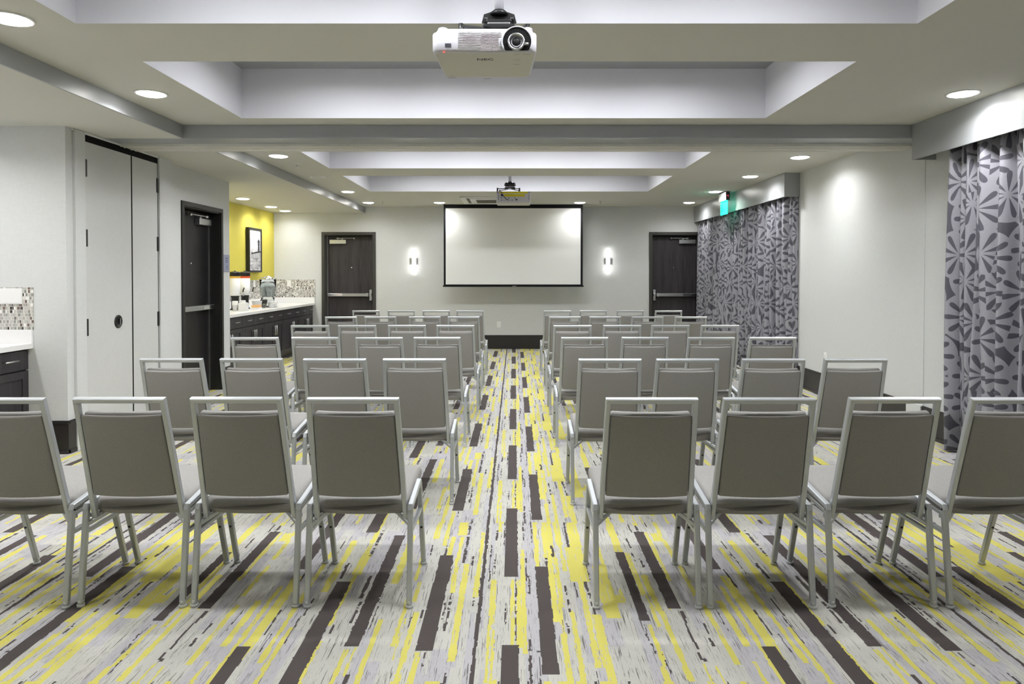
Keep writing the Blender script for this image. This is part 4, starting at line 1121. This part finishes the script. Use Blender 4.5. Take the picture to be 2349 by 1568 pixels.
# ---------------------------------------------------------------- chairs
def make_chair():
    t = thing('banquet_chair', '', 'chair', (0, 0, 0))
    tw = .023; hx = .2155
    # inverted-U back frame, leaning back and narrowing upward
    yb_, zb_, yt_, zt_ = .070, .352, -.074, .889
    bx_, tx_ = .191, .1775
    nrm = Vector((0, zt_ - zb_, -(yt_ - yb_))).normalized()
    m = MB(); m.sweep([(-bx_, yb_, zb_), (-tx_, yt_, zt_), (tx_, yt_, zt_), (bx_, yb_, zb_)], tw - .002, .026, nrm, .0035)
    m.build('back_frame', M['alu'], t)
    # backrest: rear panel and front pad between the uprights
    def lean(off, bow):
        def fn(x, y, z):
            k = (z - zb_) / (zt_ - zb_)
            w = 1 + (bx_ - tx_) / bx_ * (0.5 - k)
            c = bow * (1 - (x / .17) ** 2)
            yy = yb_ + (yt_ - yb_) * k
            return Vector((x * w, yy, z)) + nrm * (y + off - c)
        return fn
    def padfn(f, zc): return lambda x, y, z: f(x, y, z + zc)
    H = .828 - .466; zc = (.828 + .466) / 2
    m = MB(); m.slab(.343, .016, H, .007, 12, padfn(lean(-.004, .014), zc)); m.build('back_panel', M['taupe'], t)
    m = MB(); m.slab(.343, .034, H + .004, .013, 12, padfn(lean(.023, .012), zc + .002)); m.build('back_cushion', M['taupe'], t)
    # seat
    y0, y1 = .082, .548
    def seatfn(x, y, z):
        # slab built with y = depth (T), z = thickness (H)
        k = (y + (y1 - y0) / 2) / (y1 - y0)
        w = 1.0 - .04 * k
        dome = .010 * (1 - (x / .2) ** 2) * (1 - (2 * k - 1) ** 2) if z > 0 else 0
        rear = -.028 * (1 - (x / .2) ** 2) * max(0, 1 - k * 2.5)
        front = -.018 * max(0, k - .88) / .12 if z > 0 else 0
        return Vector((x * w, (y0 + y1) / 2 + y + rear, .404 + .024 * k + z + dome + front))
    m = MB()
    # loft along y instead of x so the front edge can roll over
    n0 = 0
    nu, nv = 16, 22; rad = .026; W2 = .203; T2 = .037
    prof = []
    for cx, cz, a0 in ((W2 - rad, T2 - rad, 0), (-W2 + rad, T2 - rad, PI / 2), (-W2 + rad, -T2 + rad, PI), (W2 - rad, -T2 + rad, 1.5 * PI)):
        arc = [(cx + rad * math.cos(a0 + PI / 2 * i / 4), cz + rad * math.sin(a0 + PI / 2 * i / 4)) for i in range(5)]
        prof += arc
        if a0 in (0, PI):
            s = -1 if a0 == 0 else 1
            prof += [(cx + s * (2 * (W2 - rad)) * i / 9, cz + 0 + (rad if a0 == 0 else -rad)) for i in range(1, 9)]
    rings = []
    D = y1 - y0
    ysn = [rad * (1 - math.cos(PI / 2 * i / 4)) for i in range(5)]
    stat = [(v, 1 - math.sin(PI / 2 * i / 4)) for i, v in enumerate(ysn)]
    stat = [(v, q) for v, q in stat] + [(rad + (D - 2 * rad) * i / 8, 0) for i in range(1, 8)] + [(D - v, q) for v, q in reversed(stat)]
    for yv, q in stat:
        ring = []
        for x, z in prof:
            ins = rad * q
            xx = x * (W2 - ins) / W2; zz = z * (T2 - ins * .93) / T2
            ring.append(m.b.verts.new(seatfn(xx, yv - D / 2, zz)))
        rings.append(ring)
    mm = len(prof)
    for A, B in zip(rings, rings[1:]):
        for i in range(mm):
            f = m.b.faces.new((A[i], A[(i + 1) % mm], B[(i + 1) % mm], B[i])); f.smooth = True
    m.b.faces.new(rings[0]); m.b.faces.new(rings[-1])
    m.build('seat', M['taupe'], t)
    m = MB()
    for s in (-1, 1):
        m.sweep([(s * .191, .062, .362), (s * .186, .12, .366), (s * .182, .50, .386)], .018, .02, (0, 0, 1), .003)
    m.sweep([(-.18, .47, .384), (.18, .47, .384)], .018, .016, (0, 0, 1), .003); m.sweep([(-.185, .13, .366), (.185, .13, .366)], .018, .016, (0, 0, 1), .003)
    m.build('seat_frame', M['alu'], t)
    for s in (-1, 1):
        x = s * hx
        # legs
        m = MB(); m.sweep([(x, .0, .022), (x, .045, .405)], tw, tw, (0, 1, 0), .0035); l1 = m.build('leg', M['alu'], t)
        m = MB(); m.cyl((x, .0, .012), (x, .0, .03), .0125, 12); m.cyl((x, .0, 0.0005), (x, .0, .012), .016, 14); m.build('glide', M['glide'], l1)
        m = MB(); m.sweep([(x, .437, .022), (x, .30, .438)], tw, tw, (0, 1, 0), .0035); l2 = m.build('leg', M['alu'], t)
        m = MB(); m.cyl((x, .437, .012), (x, .437, .03), .0125, 12); m.cyl((x, .437, 0.0005), (x, .437, .012), .016, 14); m.build('glide', M['glide'], l2)
        m = MB(); m.cyl((x, .363, .205), (x, .3755, .205), .006, 10); m.build('plug', M['plug'], l2)
        m = MB(); m.sweep([(x, .040, .398), (x, .047, .4145), (x, .289, .4465), (x, .303, .432)], tw, tw, (1, 0, 0), .0035)
        m.sweep([(s * .218, .065, .366), (s * .188, .095, .366)], .014, .016, (0, 0, 1), .002)
        m.sweep([(s * .211, .20, .425), (s * .178, .20, .378)], .014, .012, (0, 1, 0), .002)
        m.build('side_rail', M['alu'], t)
        m = MB(); m.sweep([(x, .036, .305), (x, .342, .305)], .016, .020, (0, 0, 1), .003); m.build('stretcher', M['alu'], t)
    m = MB(); m.sweep([(-.214, .040, .334), (-.15, .092, .372), (-.11, .115, .382), (.11, .115, .382), (.15, .092, .372), (.214, .040, .334)], .012, .018, (0, 0, 1), .003)
    m.build('crossbar', M['alu'], t)
    return t
chair = make_chair()
index_kids()
ROWS = [(2.864, 908.5, [(-102, 108), (166, 383), (437, 647), (705, 917)], [(1389, 1599), (1657, 1868), (1945, 2157), (2222, 2434)]),
        (4.150, 823, [(317, 467), (503, 648), (696, 840), (880, 1021)], [(1329, 1469), (1505, 1648), (1703, 1843), (1892, 2034)]),
        (5.535, 776, [(531, 640), (669, 776), (817, 924), (949, 1057)], [(1288, 1394), (1427, 1533), (1578, 1684), (1719, 1826)]),
        (6.830, 746, [(668, 755), (776, 862), (890, 976), (1002, 1087)], [(1270, 1356), (1385, 1470), (1495, 1582), (1610, 1694)]),
        (8.200, 728, [(746, 819), (836, 909), (937.5, 1010.7), (1027, 1100)], [(1259, 1332), (1352, 1425), (1449, 1521.6), (1547, 1621)]),
        (9.550, 714, [(808, 871), (890, 952), (970, 1032), (1047, 1110)], [(1247, 1310), (1330, 1392), (1414.5, 1477), (1502, 1565)])]
ORD = ['nearest', 'second', 'third', 'fourth', 'fifth', 'farthest']
first = True
for ri, (yf, yt, Ls, Rs) in enumerate(ROWS):
    for side, lst in (('left', list(reversed(Ls))), ('right', Rs)):
        for ci, (a, b) in enumerate(lst):
            o = chair if first else copy_tree(chair); first = False
            q = at((a + b) / 2, yt, Y=yf - .074)
            o.location = (q.x, yf + random.uniform(-.012, .012), 0)
            o.rotation_euler = (0, 0, math.radians(random.uniform(-.4, .4)))
            row = ('row nearest the camera' if ri == 0 else 'row nearest the screen' if ri == 5 else ORD[ri] + ' row from the camera')
            pos = ('beside the aisle', 'second from the aisle', 'third from the aisle',
                   'outermost')[ci]
            o['label'] = 'taupe silver-framed chair, %s block, %s, %s' % (side, row, pos)
            o['category'] = 'chair'; o['group'] = 'chairs in the %s block' % side

# ---------------------------------------------------------------- world and view
w = bpy.data.worlds.new('world'); SC.world = w; w.use_nodes = True
w.node_tree.nodes['Background'].inputs[0].default_value = (.5, .5, .5, 1); w.node_tree.nodes['Background'].inputs[1].default_value = 0.2
SC.view_settings.view_transform = 'Standard'; SC.view_settings.look = 'None'; SC.view_settings.gamma = 1
SC.view_settings.use_curve_mapping = False
SC.view_settings.exposure = 0.58
SC.cycles.use_denoising = True
SC.cycles.max_bounces = 7; SC.cycles.diffuse_bounces = 4; SC.cycles.glossy_bounces = 2; SC.cycles.transmission_bounces = 6; SC.cycles.use_adaptive_sampling = True; SC.cycles.adaptive_threshold = 0.05
SC.cycles.sample_clamp_indirect = 6; SC.cycles.use_light_tree = False; SC.cycles.caustics_reflective = False; SC.cycles.caustics_refractive = False
